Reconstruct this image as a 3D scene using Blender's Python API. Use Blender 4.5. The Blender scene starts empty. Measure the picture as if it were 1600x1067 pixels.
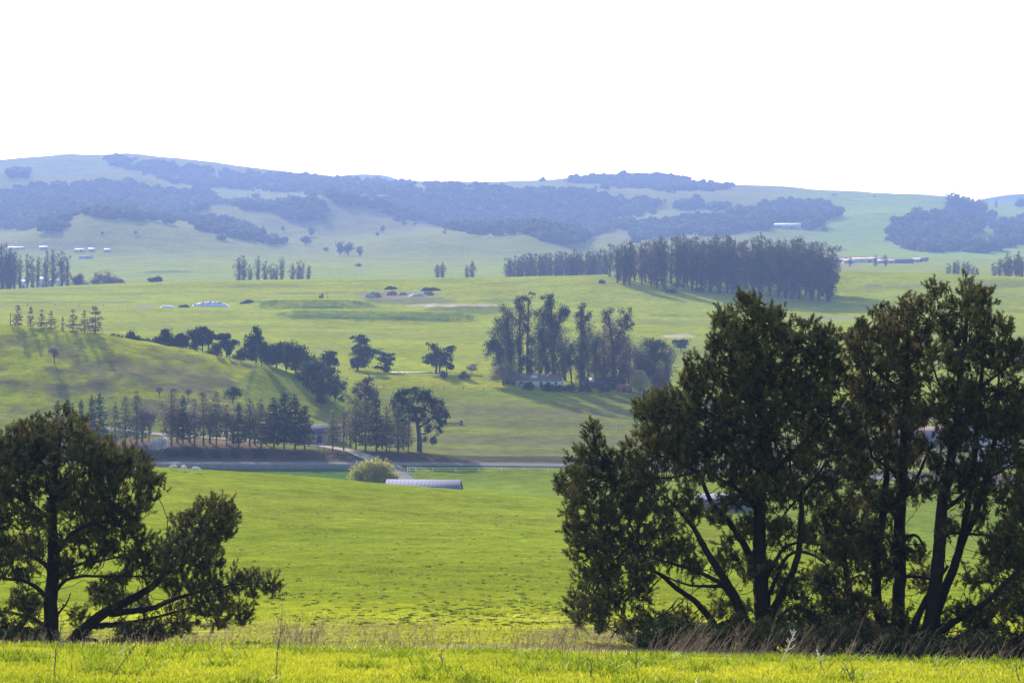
import bpy, math, random
import numpy as np
R = math.radians
SC = bpy.context.scene
COL = SC.collection
rng = np.random.default_rng(7)
random.seed(7)
F = 3600.0            # focal length in photo pixels (1600 wide)
HZ = 400.0            # photo row of the horizon

# ------------------------------------------------------------------ camera, sky, sun, exposure
cd = bpy.data.cameras.new('camera')
cam = bpy.data.objects.new('camera', cd); COL.objects.link(cam)
cam.location = (0, 0, 0); cam.rotation_euler = (R(90), 0, 0)
cd.sensor_width = 36.0; cd.lens = 36.0 * F / 1600
cd.shift_y = -(533.5 - HZ) / 1600
cd.clip_start = 0.5; cd.clip_end = 30000
SC.camera = cam
SUN_EL, SUN_AZ = 21.0, -17.0       # azimuth left of the view axis
w = bpy.data.worlds.new('World'); SC.world = w; w.use_nodes = True
nt = w.node_tree
bg = nt.nodes['Background']
sky = nt.nodes.new('ShaderNodeTexSky'); sky.sky_type = 'NISHITA'; sky.sun_disc = False
sky.sun_elevation = R(SUN_EL); sky.sun_rotation = R(SUN_AZ)
sky.air_density = 1.0; sky.dust_density = 2.0; sky.ozone_density = 1.0
nt.links.new(sky.outputs[0], bg.inputs[0]); bg.inputs[1].default_value = 0.12
sl = bpy.data.lights.new('sun', 'SUN'); sl.energy = 5.0; sl.angle = R(0.6); sl.color = (1.0, 0.93, 0.82)
so = bpy.data.objects.new('sun', sl); COL.objects.link(so)
# direction to the sun
sd = (math.sin(R(SUN_AZ)) * math.cos(R(SUN_EL)), math.cos(R(SUN_AZ)) * math.cos(R(SUN_EL)), math.sin(R(SUN_EL)))
from mathutils import Vector
so.rotation_euler = Vector(sd).to_track_quat('Z', 'Y').to_euler(); so.location = (-300, 900, 600)
SC.view_settings.view_transform = 'Standard'; SC.view_settings.look = 'None'
SC.view_settings.exposure = 1.75; SC.view_settings.gamma = 1
SC.cycles.max_bounces = 6; SC.cycles.diffuse_bounces = 2; SC.cycles.transmission_bounces = 3
SC.cycles.volume_bounces = 1; SC.cycles.use_denoising = True

# ------------------------------------------------------------------ helpers
def make_mesh(name, V, quads=None, tris=None, tint=None, col=None, smooth=False):
    V = np.asarray(V, np.float32).reshape(-1, 3)
    fs, loops, starts, n = [], [], [], 0
    if quads is not None and len(quads):
        q = np.asarray(quads, np.int32).reshape(-1, 4)
        loops.append(q.ravel()); starts.append(np.arange(len(q)) * 4); n = len(q) * 4
    if tris is not None and len(tris):
        t = np.asarray(tris, np.int32).reshape(-1, 3)
        loops.append(t.ravel()); starts.append(n + np.arange(len(t)) * 3)
    me = bpy.data.meshes.new(name)
    L = np.concatenate(loops).astype(np.int32); S = np.concatenate(starts).astype(np.int32)
    me.vertices.add(len(V)); me.vertices.foreach_set('co', V.ravel())
    me.loops.add(len(L)); me.loops.foreach_set('vertex_index', L)
    me.polygons.add(len(S)); me.polygons.foreach_set('loop_start', S)
    if smooth: me.polygons.foreach_set('use_smooth', np.ones(len(S), bool))
    if tint is not None:
        a = me.attributes.new('tint', 'FLOAT', 'POINT'); a.data.foreach_set('value', np.asarray(tint, np.float32))
    if col is not None:
        a = me.attributes.new('field', 'FLOAT_COLOR', 'POINT')
        c = np.ones((len(V), 4), np.float32); c[:, :3] = col; a.data.foreach_set('color', c.ravel())
    me.update(calc_edges=True); me.validate()
    return me

def obj(name, me, mat=None, parent=None, loc=None):
    o = bpy.data.objects.new(name, me); COL.objects.link(o)
    if mat is not None and not me.materials: me.materials.append(mat)
    if parent is not None: o.parent = parent
    if loc is not None: o.location = loc
    return o

def tag(o, label=None, cat=None, group=None, kind=None):
    if label: o['label'] = label
    if cat: o['category'] = cat
    if group: o['group'] = group
    if kind: o['kind'] = kind
    return o

def thing(name, label, cat, loc=(0, 0, 0), rz=0, group=None):
    o = bpy.data.objects.new(name, None); COL.objects.link(o)
    o.location = loc; o.rotation_euler = (0, 0, rz); o.empty_display_size = 0.3
    return tag(o, label, cat, group)

def dup(root, loc, rz, scale, label, group):
    r = root.copy(); COL.objects.link(r); r.location = loc; r.rotation_euler = (0, 0, rz); r.scale = scale
    tag(r, label, None, group)
    for ch in list(root.children):
        c = ch.copy(); COL.objects.link(c); c.parent = r
        for g in list(ch.children):
            d = g.copy(); COL.objects.link(d); d.parent = c
    return r

class MB:
    """collects boxes, prisms and tubes into one mesh"""
    def __init__(s): s.v = []; s.q = []; s.t = []; s.n = 0
    def add(s, V, quads=(), tris=()):
        V = np.asarray(V, float).reshape(-1, 3)
        s.v.append(V)
        if len(quads): s.q.append(np.asarray(quads).reshape(-1, 4) + s.n)
        if len(tris): s.t.append(np.asarray(tris).reshape(-1, 3) + s.n)
        s.n += len(V)
    def box(s, c, d, rz=0):
        x, y, z = [k / 2 for k in d]
        V = np.array([(-x, -y, -z), (x, -y, -z), (x, y, -z), (-x, y, -z), (-x, -y, z), (x, -y, z), (x, y, z), (-x, y, z)])
        ca, sa = math.cos(rz), math.sin(rz)
        V = np.stack([V[:, 0] * ca - V[:, 1] * sa, V[:, 0] * sa + V[:, 1] * ca, V[:, 2]], 1) + np.array(c)
        s.add(V, [(0, 3, 2, 1), (4, 5, 6, 7), (0, 1, 5, 4), (1, 2, 6, 5), (2, 3, 7, 6), (3, 0, 4, 7)])
    def tube(s, P, rad, n=6, cap=True):
        P = np.asarray(P, float); m = len(P); rad = np.broadcast_to(np.asarray(rad, float), (m,))
        T = np.gradient(P, axis=0); T /= np.linalg.norm(T, axis=1)[:, None] + 1e-9
        up = np.array([0, 0, 1.0]) if abs(T[0, 2]) < .8 else np.array([0, 1.0, 0])
        V = []
        for i in range(m):
            a = np.cross(T[i], up); a /= np.linalg.norm(a) + 1e-9
            b = np.cross(a, T[i]); up = b
            th = np.arange(n) * 2 * np.pi / n
            V.append(P[i] + rad[i] * (np.cos(th)[:, None] * a + np.sin(th)[:, None] * b))
        V = np.concatenate(V)
        Q = [(i * n + j, i * n + (j + 1) % n, (i + 1) * n + (j + 1) % n, (i + 1) * n + j) for i in range(m - 1) for j in range(n)]
        T3 = []
        if cap:
            V = np.concatenate([V, P[:1], P[-1:]])
            for j in range(n):
                T3 += [(m * n, (j + 1) % n, j), (m * n + 1, (m - 1) * n + j, (m - 1) * n + (j + 1) % n)]
        s.add(V, Q, T3)
    def mesh(s, name, smooth=False):
        return make_mesh(name, np.concatenate(s.v), np.concatenate(s.q) if s.q else None, np.concatenate(s.t) if s.t else None, smooth=smooth)
    def build(s, name, mat, parent=None, smooth=False):
        return obj(name, s.mesh(name, smooth), mat, parent)

# ---- value noise (numpy)
_perm = rng.random((256, 256))
def vnoise(x, y):
    xi = np.floor(x).astype(int); yi = np.floor(y).astype(int)
    fx = x - xi; fy = y - yi
    fx = fx * fx * (3 - 2 * fx); fy = fy * fy * (3 - 2 * fy)
    g = lambda a, b: _perm[a & 255, b & 255]
    return (g(xi, yi) * (1 - fx) + g(xi + 1, yi) * fx) * (1 - fy) + (g(xi, yi + 1) * (1 - fx) + g(xi + 1, yi + 1) * fx) * fy
def fbm(x, y, o=3):
    s = 0; a = .5; t = 0
    for i in range(o):
        s = s + a * vnoise(x * 2**i + 17.3 * i, y * 2**i + 5.1 * i); t += a; a *= .5
    return s / t - .5
def sstep(a, b, x):
    t = np.clip((x - a) / (b - a), 0, 1); return t * t * (3 - 2 * t)

# ------------------------------------------------------------------ materials
def new_mat(name):
    m = bpy.data.materials.new(name); m.use_nodes = True
    return m, m.node_tree, m.node_tree.nodes['Principled BSDF']
def mat_plain(name, c, rough=.8, var=.25, scale=3.0, spec=.3, metal=0, bump=0):
    m, t, p = new_mat(name)
    tc = t.nodes.new('ShaderNodeTexCoord'); n = t.nodes.new('ShaderNodeTexNoise'); n.inputs['Scale'].default_value = scale
    n.inputs['Detail'].default_value = 6
    t.links.new(tc.outputs['Object'], n.inputs['Vector'])
    r = t.nodes.new('ShaderNodeMix'); r.data_type = 'RGBA'
    r.inputs[6].default_value = (*[k * (1 - var) for k in c], 1); r.inputs[7].default_value = (*[min(1, k * (1 + var)) for k in c], 1)
    t.links.new(n.outputs['Fac'], r.inputs[0]); t.links.new(r.outputs[2], p.inputs['Base Color'])
    p.inputs['Roughness'].default_value = rough; p.inputs['Metallic'].default_value = metal
    p.inputs['Specular IOR Level'].default_value = spec
    if bump:
        b = t.nodes.new('ShaderNodeBump'); b.inputs['Strength'].default_value = bump; b.inputs['Distance'].default_value = .05
        t.links.new(n.outputs['Fac'], b.inputs['Height']); t.links.new(b.outputs[0], p.inputs['Normal'])
    return m
def mat_leaf(name, ca, cb, cc=None, trans=.35, spec=.04, rough=.8):
    """leaf material: tint attribute runs ca -> cb (-> cc for tint above 1), part of the light passes through"""
    m, t, p = new_mat(name)
    a = t.nodes.new('ShaderNodeAttribute'); a.attribute_name = 'tint'
    r = t.nodes.new('ShaderNodeValToRGB')
    e = r.color_ramp.elements
    e[0].position = 0; e[0].color = (*ca, 1); e[1].position = .8; e[1].color = (*cb, 1)
    if cc is not None:
        k = e.new(.93); k.color = (*cc, 1)
    t.links.new(a.outputs['Fac'], r.inputs[0])
    t.links.new(r.outputs[0], p.inputs['Base Color']); p.inputs['Roughness'].default_value = rough
    p.inputs['Specular IOR Level'].default_value = spec
    tr = t.nodes.new('ShaderNodeBsdfTranslucent'); t.links.new(r.outputs[0], tr.inputs[0])
    mx = t.nodes.new('ShaderNodeMixShader'); mx.inputs[0].default_value = trans
    t.links.new(p.outputs[0], mx.inputs[1]); t.links.new(tr.outputs[0], mx.inputs[2])
    t.links.new(mx.outputs[0], t.nodes['Material Output'].inputs[0])
    return m
M = {
 'bark': mat_plain('pine_bark', (.018, .015, .013), .95, .5, 6, .1, bump=.6),
 'bark_pale': mat_plain('pale_bark', (.16, .13, .11), .9, .4, .8, .1),
 'bark_far': mat_plain('dark_bark', (.06, .05, .045), .9, .4, .8, .1),
 'pine': mat_leaf('pine_needles', (.009, .018, .008), (.115, .110, .036), (.10, .052, .028), .28),
 'pine_brown': mat_leaf('brown_pine_needles', (.015, .022, .010), (.135, .112, .044), (.13, .07, .034), .30),
 'euc': mat_leaf('eucalyptus_leaves', (.022, .036, .020), (.075, .080, .040), (.10, .075, .05), .3),
 'euc_red': mat_leaf('reddish_eucalyptus_leaves', (.045, .035, .026), (.10, .075, .05), None, .3),
 'cyp': mat_leaf('cypress_leaves', (.012, .026, .014), (.035, .055, .022), None, .2),
 'oak': mat_leaf('oak_leaves', (.018, .036, .014), (.055, .075, .024), None, .3),
 'wood': mat_leaf('hillside_leaves', (.014, .028, .014), (.105, .105, .050), None, .3, 0),
 'conif': mat_leaf('conifer_needles', (.068, .085, .028), (.185, .170, .062), None, .3),
 'conif_dk': mat_leaf('dark_conifer_needles', (.022, .038, .018), (.06, .075, .03), None, .3),
 'dry_conif': mat_leaf('dry_conifer_needles', (.08, .066, .036), (.18, .145, .07), None, .3),
 'willow': mat_leaf('willow_leaves', (.20, .20, .045), (.38, .36, .10), None, .4),
 'willow_gr': mat_leaf('grey_willow_twigs', (.12, .125, .06), (.22, .21, .11), None, .4),
 'bare': mat_leaf('bare_twigs', (.12, .09, .08), (.22, .165, .14), None, .3),
 'blossom': mat_leaf('blossom', (.40, .37, .38), (.7, .66, .68), None, .3),
 'white': mat_plain('white_paint', (.55, .57, .61), .8, .1, 1, .1),
 'pblue': mat_plain('pale_wall', (.36, .39, .46), .8, .1, 1, .1),
 'roof_grey': mat_plain('grey_roof', (.085, .085, .10), 1, .2, 2, 0),
 'roof_pink': mat_plain('pinkish_roof', (.17, .125, .12), 1, .2, .6, 0),
 'roof_red': mat_plain('red_roof', (.25, .11, .09), 1, .25, .6, 0),
 'roof_metal': mat_plain('galvanised_roof', (.15, .155, .205), 1, .15, .8, 0),
 'roof_pale': mat_plain('faded_pink_roof', (.50, .37, .35), 1, .2, .3, 0),
 'glass': mat_plain('window_glass', (.03, .04, .05), .15, .2, 1, .5),
 'panel': mat_plain('skylight_panel', (.48, .45, .44), .9, .1, 1, .1),
 'dark': mat_plain('dark_timber', (.07, .055, .05), .9, .3, 1),
 'board': mat_plain('weathered_boards', (.17, .16, .16), .9, .35, .7),
 'post': mat_plain('post_wood', (.10, .085, .075), .9, .3, 2),
 'asphalt': mat_plain('road_surface', (.13, .125, .13), 1, .15, .5, 0),
 'gravel': mat_plain('gravel_track', (.27, .235, .21), 1, .2, .4, 0),
 'soil': mat_plain('red_soil', (.17, .10, .085), .95, .35, .15),
 'spoil': mat_plain('grey_spoil', (.26, .23, .22), .95, .35, .3),
 'tarp': mat_plain('pale_tarpaulin', (.50, .56, .74), .8, .12, .3, .1),
 'tyres': mat_plain('black_rubber', (.025, .025, .027), .8, .3, 1),
 'bluetarp': mat_plain('blue_tarpaulin', (.06, .13, .45), .5, .2, 1),
 'wool': mat_leaf('sheep_wool', (.62, .57, .50), (.62, .57, .50), None, .2),
 'stalk': mat_leaf('dry_stalks', (.060, .046, .038), (.22, .17, .135), None, .2),
 'twig': mat_plain('bleached_twig', (.62, .55, .48), .8, .15, 8),
 'rust': mat_plain('rusty_red_paint', (.30, .10, .07), .7, .3, 1),
 'grassblade': mat_leaf('grass_blades', (.105, .155, .008), (.285, .29, .018), (.36, .31, .13), .5, .1, .6),
 'tuft': mat_leaf('meadow_tufts', (.050, .070, .012), (.17, .195, .016), (.18, .15, .07), .6, .02),
}
def mat_water():
    m, t, p = new_mat('pond_water'); p.inputs['Base Color'].default_value = (.05, .06, .06, 1); p.inputs['Roughness'].default_value = .08
    n = t.nodes.new('ShaderNodeTexNoise'); n.inputs['Scale'].default_value = .8; b = t.nodes.new('ShaderNodeBump'); b.inputs['Strength'].default_value = .1
    t.links.new(n.outputs['Fac'], b.inputs['Height']); t.links.new(b.outputs[0], p.inputs['Normal']); return m
M['water'] = mat_water()
def mat_ground():
    m, t, p = new_mat('grass_ground')
    a = t.nodes.new('ShaderNodeAttribute'); a.attribute_name = 'field'
    tc = t.nodes.new('ShaderNodeTexCoord')
    last = a.outputs['Color']
    hs = []
    for sc, lo, hi, det in ((2.2, .72, 1.30, 4), (.25, .74, 1.26, 5), (.03, .82, 1.18, 4)):
        n = t.nodes.new('ShaderNodeTexNoise'); n.inputs['Scale'].default_value = sc; n.inputs['Detail'].default_value = det
        n.inputs['Roughness'].default_value = .6
        t.links.new(tc.outputs['Object'], n.inputs['Vector'])
        mr = t.nodes.new('ShaderNodeMapRange'); mr.inputs[1].default_value = .3; mr.inputs[2].default_value = .7
        mr.inputs[3].default_value = lo; mr.inputs[4].default_value = hi
        t.links.new(n.outputs['Fac'], mr.inputs[0])
        v = t.nodes.new('ShaderNodeVectorMath'); v.operation = 'SCALE'
        t.links.new(last, v.inputs[0]); t.links.new(mr.outputs[0], v.inputs['Scale']); last = v.outputs[0]
        hs.append(n)
    t.links.new(last, p.inputs['Base Color'])
    p.inputs['Roughness'].default_value = 1; p.inputs['Specular IOR Level'].default_value = 0
    b = t.nodes.new('ShaderNodeBump'); b.inputs['Strength'].default_value = .6; b.inputs['Distance'].default_value = .35
    t.links.new(hs[0].outputs['Fac'], b.inputs['Height'])
    b2 = t.nodes.new('ShaderNodeBump'); b2.inputs['Strength'].default_value = .5; b2.inputs['Distance'].default_value = 1.2
    t.links.new(hs[1].outputs['Fac'], b2.inputs['Height']); t.links.new(b.outputs[0], b2.inputs['Normal'])
    t.links.new(b2.outputs[0], p.inputs['Normal'])
    return m
M['ground'] = mat_ground()

# ------------------------------------------------------------------ terrain: a height field from surveyed profile lines
# each line: distance along the view axis (m), [(photo column, photo row) ...] -> real heights z = (HZ-row)/F*distance
LINES = [
 (4,   None, -2.0),
 (28,  [(0, 1067)]),
 (48,  [(-800, 1009), (0, 1012), (400, 1014), (800, 1021), (1100, 1030), (1600, 1050), (2400, 1069)]),
 (60,  [(-800, 1038), (0, 1040), (450, 1032), (900, 1038), (1200, 1054), (1600, 1072), (2400, 1088)]),
 (80,  [(-800, 1008), (0, 1008), (450, 1003), (900, 1004), (1200, 1016), (1600, 1036), (2400, 1050)]),
 (110, [(-800, 985), (0, 983), (450, 972), (900, 970), (1200, 980), (1600, 1000), (2400, 1020)]),
 (160, [(-800, 925), (0, 922), (600, 922), (1200, 935), (1600, 960), (2400, 990)]),
 (230, [(-800, 840), (0, 840), (600, 848), (870, 855), (1200, 880), (1600, 922), (2400, 950)]),
 (300, [(-800, 755), (0, 764), (300, 772), (600, 793), (870, 812), (1200, 848), (1600, 905), (2400, 940)]),
 (360, [(-800, 712), (0, 722), (250, 731), (400, 740), (500, 747), (600, 757), (720, 766), (870, 779), (1000, 795), (1200, 825), (1400, 865), (1600, 890), (2400, 930)]),
 (420, [(-800, 735), (0, 741), (400, 755), (600, 771), (720, 780), (870, 795), (1000, 806), (1200, 830), (1400, 858), (1600, 872), (2400, 900)]),
 (480, [(-800, 752), (0, 755), (400, 757), (560, 775), (620, 786), (720, 787), (870, 790), (1000, 802), (1200, 815), (1400, 830), (1600, 845), (2400, 860)]),
 (592, [(-800, 733), (0, 735), (600, 736), (870, 736), (1200, 747), (1600, 765), (2400, 790)]),
 (604, [(-800, 720), (0, 723), (600, 725), (870, 727), (1200, 740), (1600, 757), (2400, 780)]),
 (610, [(-800, 718), (0, 720), (600, 721), (870, 723), (1200, 736), (1600, 753), (2400, 775)]),
 (626, [(-800, 698), (0, 700), (300, 701), (560, 706), (640, 708), (720, 714), (900, 715), (1200, 729), (1600, 746), (2400, 765)]),
 (660, [(-800, 660), (0, 665), (200, 672), (400, 683), (480, 687), (600, 691), (700, 700), (900, 705), (1600, 730), (2400, 745)]),
 (720, [(-800, 560), (0, 575), (200, 585), (300, 600), (380, 620), (430, 636), (520, 652), (600, 668), (700, 668), (900, 672), (1600, 690), (2400, 700)]),
 (780, [(-800, 500), (0, 507), (100, 512), (160, 520), (240, 535), (300, 548), (340, 556), (400, 566), (440, 578), (500, 598), (560, 625), (620, 638), (700, 634), (900, 638), (1600, 650), (2400, 660)]),
 (815, [(-800, 540), (0, 545), (200, 562), (300, 572), (400, 590), (500, 605), (600, 612), (700, 614), (1000, 622), (1600, 632), (2400, 640)]),
 (850, [(-800, 575), (0, 576), (400, 588), (600, 589), (700, 592), (860, 602), (1000, 611), (1200, 618), (1600, 624)]),
 (900, [(-800, 560), (0, 560), (400, 570), (600, 572), (760, 578), (1000, 592), (1600, 602)]),
 (1000, [(0, 530), (600, 542), (1000, 550), (1600, 555)]),
 (1150, [(0, 497), (600, 506), (1000, 508), (1600, 512)]),
 (1280, [(0, 474), (400, 478), (600, 480), (1000, 480), (1300, 491), (1450, 484), (1600, 486)]),
 (1400, [(0, 460), (400, 456), (600, 456), (950, 442), (1000, 447), (1300, 464), (1400, 452), (1600, 456)]),
 (1520, [(-800, 462), (0, 452), (200, 444), (400, 438), (600, 435), (800, 432), (950, 428), (1100, 430), (1300, 423), (1450, 426), (1600, 434), (2400, 440)]),
 (1700, [(-800, 466), (0, 457), (200, 450), (400, 446), (800, 441), (1300, 434), (1600, 440)]),
 (2000, [(-800, 448), (0, 445), (400, 438), (800, 434), (1300, 424), (1600, 430)]),
 (2400, [(0, 420), (800, 421), (1300, 412), (1600, 414)]),
 (2800, [(0, 400), (400, 402), (800, 404), (1000, 404), (1300, 400), (1600, 404)]),
 (3200, [(-400, 378), (0, 372), (70, 352), (140, 336), (210, 348), (300, 360), (400, 377), (450, 387), (520, 390), (600, 374), (700, 367), (740, 369), (780, 367), (830, 362), (870, 368), (910, 386), (1000, 388), (1100, 387), (1300, 386), (1600, 392), (2000, 396)]),
 (3500, [(-400, 372), (0, 366), (140, 345), (300, 356), (400, 372), (450, 378), (520, 380), (700, 369), (830, 371), (910, 382), (1000, 382), (1200, 378), (1600, 384)]),
 (3900, [(-400, 335), (0, 335), (100, 322), (200, 320), (260, 338), (300, 324), (330, 321), (400, 330), (440, 336), (500, 313), (560, 323), (620, 340), (700, 358), (780, 354), (860, 352), (920, 362), (960, 350), (1000, 351), (1100, 345), (1200, 347), (1300, 352), (1400, 354), (1500, 356), (1600, 368), (2000, 380)]),
 (4200, [(-400, 325), (0, 327), (200, 318), (300, 323), (440, 330), (500, 316), (620, 334), (800, 344), (1000, 345), (1200, 338), (1400, 345), (1600, 362)]),
 (4700, [(-400, 280), (0, 278), (100, 290), (200, 280), (270, 292), (400, 300), (500, 302), (600, 300), (700, 293), (800, 287), (880, 285), (960, 293), (1040, 298), (1150, 303), (1300, 312), (1450, 322), (1600, 338), (2000, 350)]),
 (5050, [(-400, 279), (0, 276), (100, 285), (200, 277), (270, 285), (400, 296), (500, 297), (600, 295), (700, 291), (800, 291), (880, 290), (960, 293), (1150, 300), (1300, 308), (1450, 318), (1600, 334), (2000, 350)]),
 (5700, [(-400, 252), (0, 243), (50, 240), (100, 240), (150, 247), (200, 246), (260, 257), (400, 271), (530, 279), (600, 283), (700, 281), (770, 281), (830, 278), (920, 276), (980, 274), (1040, 275), (1080, 283), (1150, 293), (1300, 304), (1400, 308), (1480, 316), (1540, 325), (1600, 330), (2000, 345)]),
 (6300, [(-400, 300), (0, 290), (150, 290), (400, 300), (800, 305), (1000, 300), (1200, 312), (1600, 345), (2000, 360)]),
 (8200, [(-400, 330), (400, 310), (500, 286), (530, 277), (565, 274), (605, 276), (630, 286), (720, 310), (1000, 330), (1400, 330), (1500, 322), (1545, 310), (1580, 305), (1640, 303), (1750, 310), (2000, 330)]),
 (9500, [(0, 360)]),
]
PXA, PXB, NU = -1500.0, 3100.0, 921
PXG = np.linspace(PXA, PXB, NU)
LD0, LD1, ND = math.log(4.0), math.log(9500.0), 1500
LDG = np.linspace(LD0, LD1, ND); DG = np.exp(LDG)
def _smooth(a, n):
    k = np.hanning(n + 2)[1:-1]; k /= k.sum()
    return np.convolve(np.pad(a, n // 2, 'edge'), k, 'valid')
def _table():
    Ds = np.array([l[0] for l in LINES], float); Z = np.zeros((len(LINES), NU))
    for i, l in enumerate(LINES):
        if l[1] is None: Z[i] = l[2]; continue
        xs = [p[0] for p in l[1]]; ys = [p[1] for p in l[1]]
        Z[i] = _smooth((HZ - np.interp(PXG, xs, ys)) / F * l[0], 9)
    x = np.log(Ds); h = np.diff(x)[:, None]; d = np.diff(Z, axis=0) / h
    m = np.zeros_like(Z)                                  # monotone cubic slopes
    w1 = 2 * h[1:] + h[:-1]; w2 = h[1:] + 2 * h[:-1]
    same = d[:-1] * d[1:] > 0
    with np.errstate(divide='ignore', invalid='ignore'):
        hm = (w1 + w2) / (w1 / d[:-1] + w2 / d[1:])
    m[1:-1] = np.where(same, hm, 0); m[0] = d[0]; m[-1] = d[-1]
    k = np.clip(np.searchsorted(x, LDG, side='right') - 1, 0, len(x) - 2)
    t = ((LDG - x[k]) / (x[k + 1] - x[k]))[:, None]; hh = (x[k + 1] - x[k])[:, None]
    return (1 + 2 * t) * (1 - t)**2 * Z[k] + t * (1 - t)**2 * hh * m[k] + t * t * (3 - 2 * t) * Z[k + 1] + t * t * (t - 1) * hh * m[k + 1]
TAB = _table()
def _bumps(X, Y, px):
    n = .10 * sstep(75, 100, Y) * (1 - sstep(500, 700, Y)) * fbm(X / 1.3, Y / 1.3, 2) * 2
    n = n + .30 * sstep(80, 140, Y) * fbm(X / 14, Y / 14, 3) * 2 * (1 - sstep(330, 380, Y))
    n = n + .7 * sstep(430, 470, Y) * (1 - sstep(560, 590, Y)) * fbm(X / 40, Y / 40, 3)
    n = n + 1.1 * sstep(645, 700, Y) * (1 - sstep(2500, 3000, Y)) * fbm(X / 45, Y / 45, 3)
    n = n + 1.0 * sstep(645, 680, Y) * (1 - sstep(770, 800, Y)) * (1 - sstep(400, 560, px)) * fbm(X / 7, Y / 7, 3) * 2
    n = n + 2.6 * sstep(950, 1100, Y) * (1 - sstep(1500, 1600, Y)) * fbm(X / 130, Y / 130, 2)
    a = sstep(2500, 3600, Y) * (1 - sstep(7000, 8000, Y))
    n = n + a * (40 * (.32 - np.abs(fbm(X / 520 + .12 * Y / 520, Y / 1500, 2)) * 1.6) + 20 * fbm(X / 260, Y / 420, 2) + 8 * fbm(X / 120, Y / 150, 3))
    # earth banks of the old diggings
    def bank(x0, x1, D0, wd, h):
        e = sstep(x0, x0 + 60, px) * (1 - sstep(x1 - 60, x1, px))
        return e * h * sstep(D0, D0 + wd, Y) * (1 - sstep(D0 + wd, D0 + wd + 90, Y))
    n = n + bank(405, 770, 1171, 7, 4.1) + bank(375, 600, 1262, 7, 3.9) + bank(640, 800, 1255, 8, 1.5)
    return n
PONDS = []
def H(X, Y):
    X = np.asarray(X, float); Y = np.asarray(Y, float)
    Yc = np.clip(Y, 4.0, 9499)
    px = 800 + F * X / np.maximum(Yc, 40)
    fu = np.clip((px - PXA) / (PXB - PXA) * (NU - 1), 0, NU - 1.001); iu = fu.astype(int); fu = fu - iu
    fd = np.clip((np.log(Yc) - LD0) / (LD1 - LD0) * (ND - 1), 0, ND - 1.001); idd = fd.astype(int); fd = fd - idd
    z = (TAB[idd, iu] * (1 - fu) + TAB[idd, iu + 1] * fu) * (1 - fd) + (TAB[idd + 1, iu] * (1 - fu) + TAB[idd + 1, iu + 1] * fu) * fd
    z = z + _bumps(X, Y, px)
    for (cx, cy, rx, ry, zp) in PONDS:
        k = 1 - sstep(1.05, 1.7, np.hypot((X - cx) / rx, (Y - cy) / ry)); z = z * (1 - k) + zp * k
    return z
def ground(px, D):
    """point of the ground in photo column px at distance D"""
    X = (px - 800) / F * D
    return np.array([X, D, float(H(X, D))])
_DM = np.exp(np.linspace(math.log(24), math.log(9300), 5000))
_cache = {}
def column(px):
    k = round(px)
    if k not in _cache:
        X = (k - 800) / F * _DM; _cache[k] = HZ - F * H(X, _DM) / _DM
    return _cache[k]
def place(px, py, dmin=24):
    """first point of the ground that shows at (px, py), looking beyond dmin"""
    r = column(px)
    ok = (r <= py) & (_DM >= dmin)
    i = int(np.argmax(ok)) if ok.any() else len(_DM) - 1
    return ground(px, _DM[i])

def inside(poly, x, y):
    p = np.array(poly, float); q = np.roll(p, -1, 0); r = np.zeros(len(x), bool)
    for (x0, y0), (x1, y1) in zip(p, q):
        if y0 == y1: continue
        c = (y0 > y) != (y1 > y); r ^= c & (x < (x1 - x0) * (y - y0) / (y1 - y0) + x0)
    return r
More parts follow.
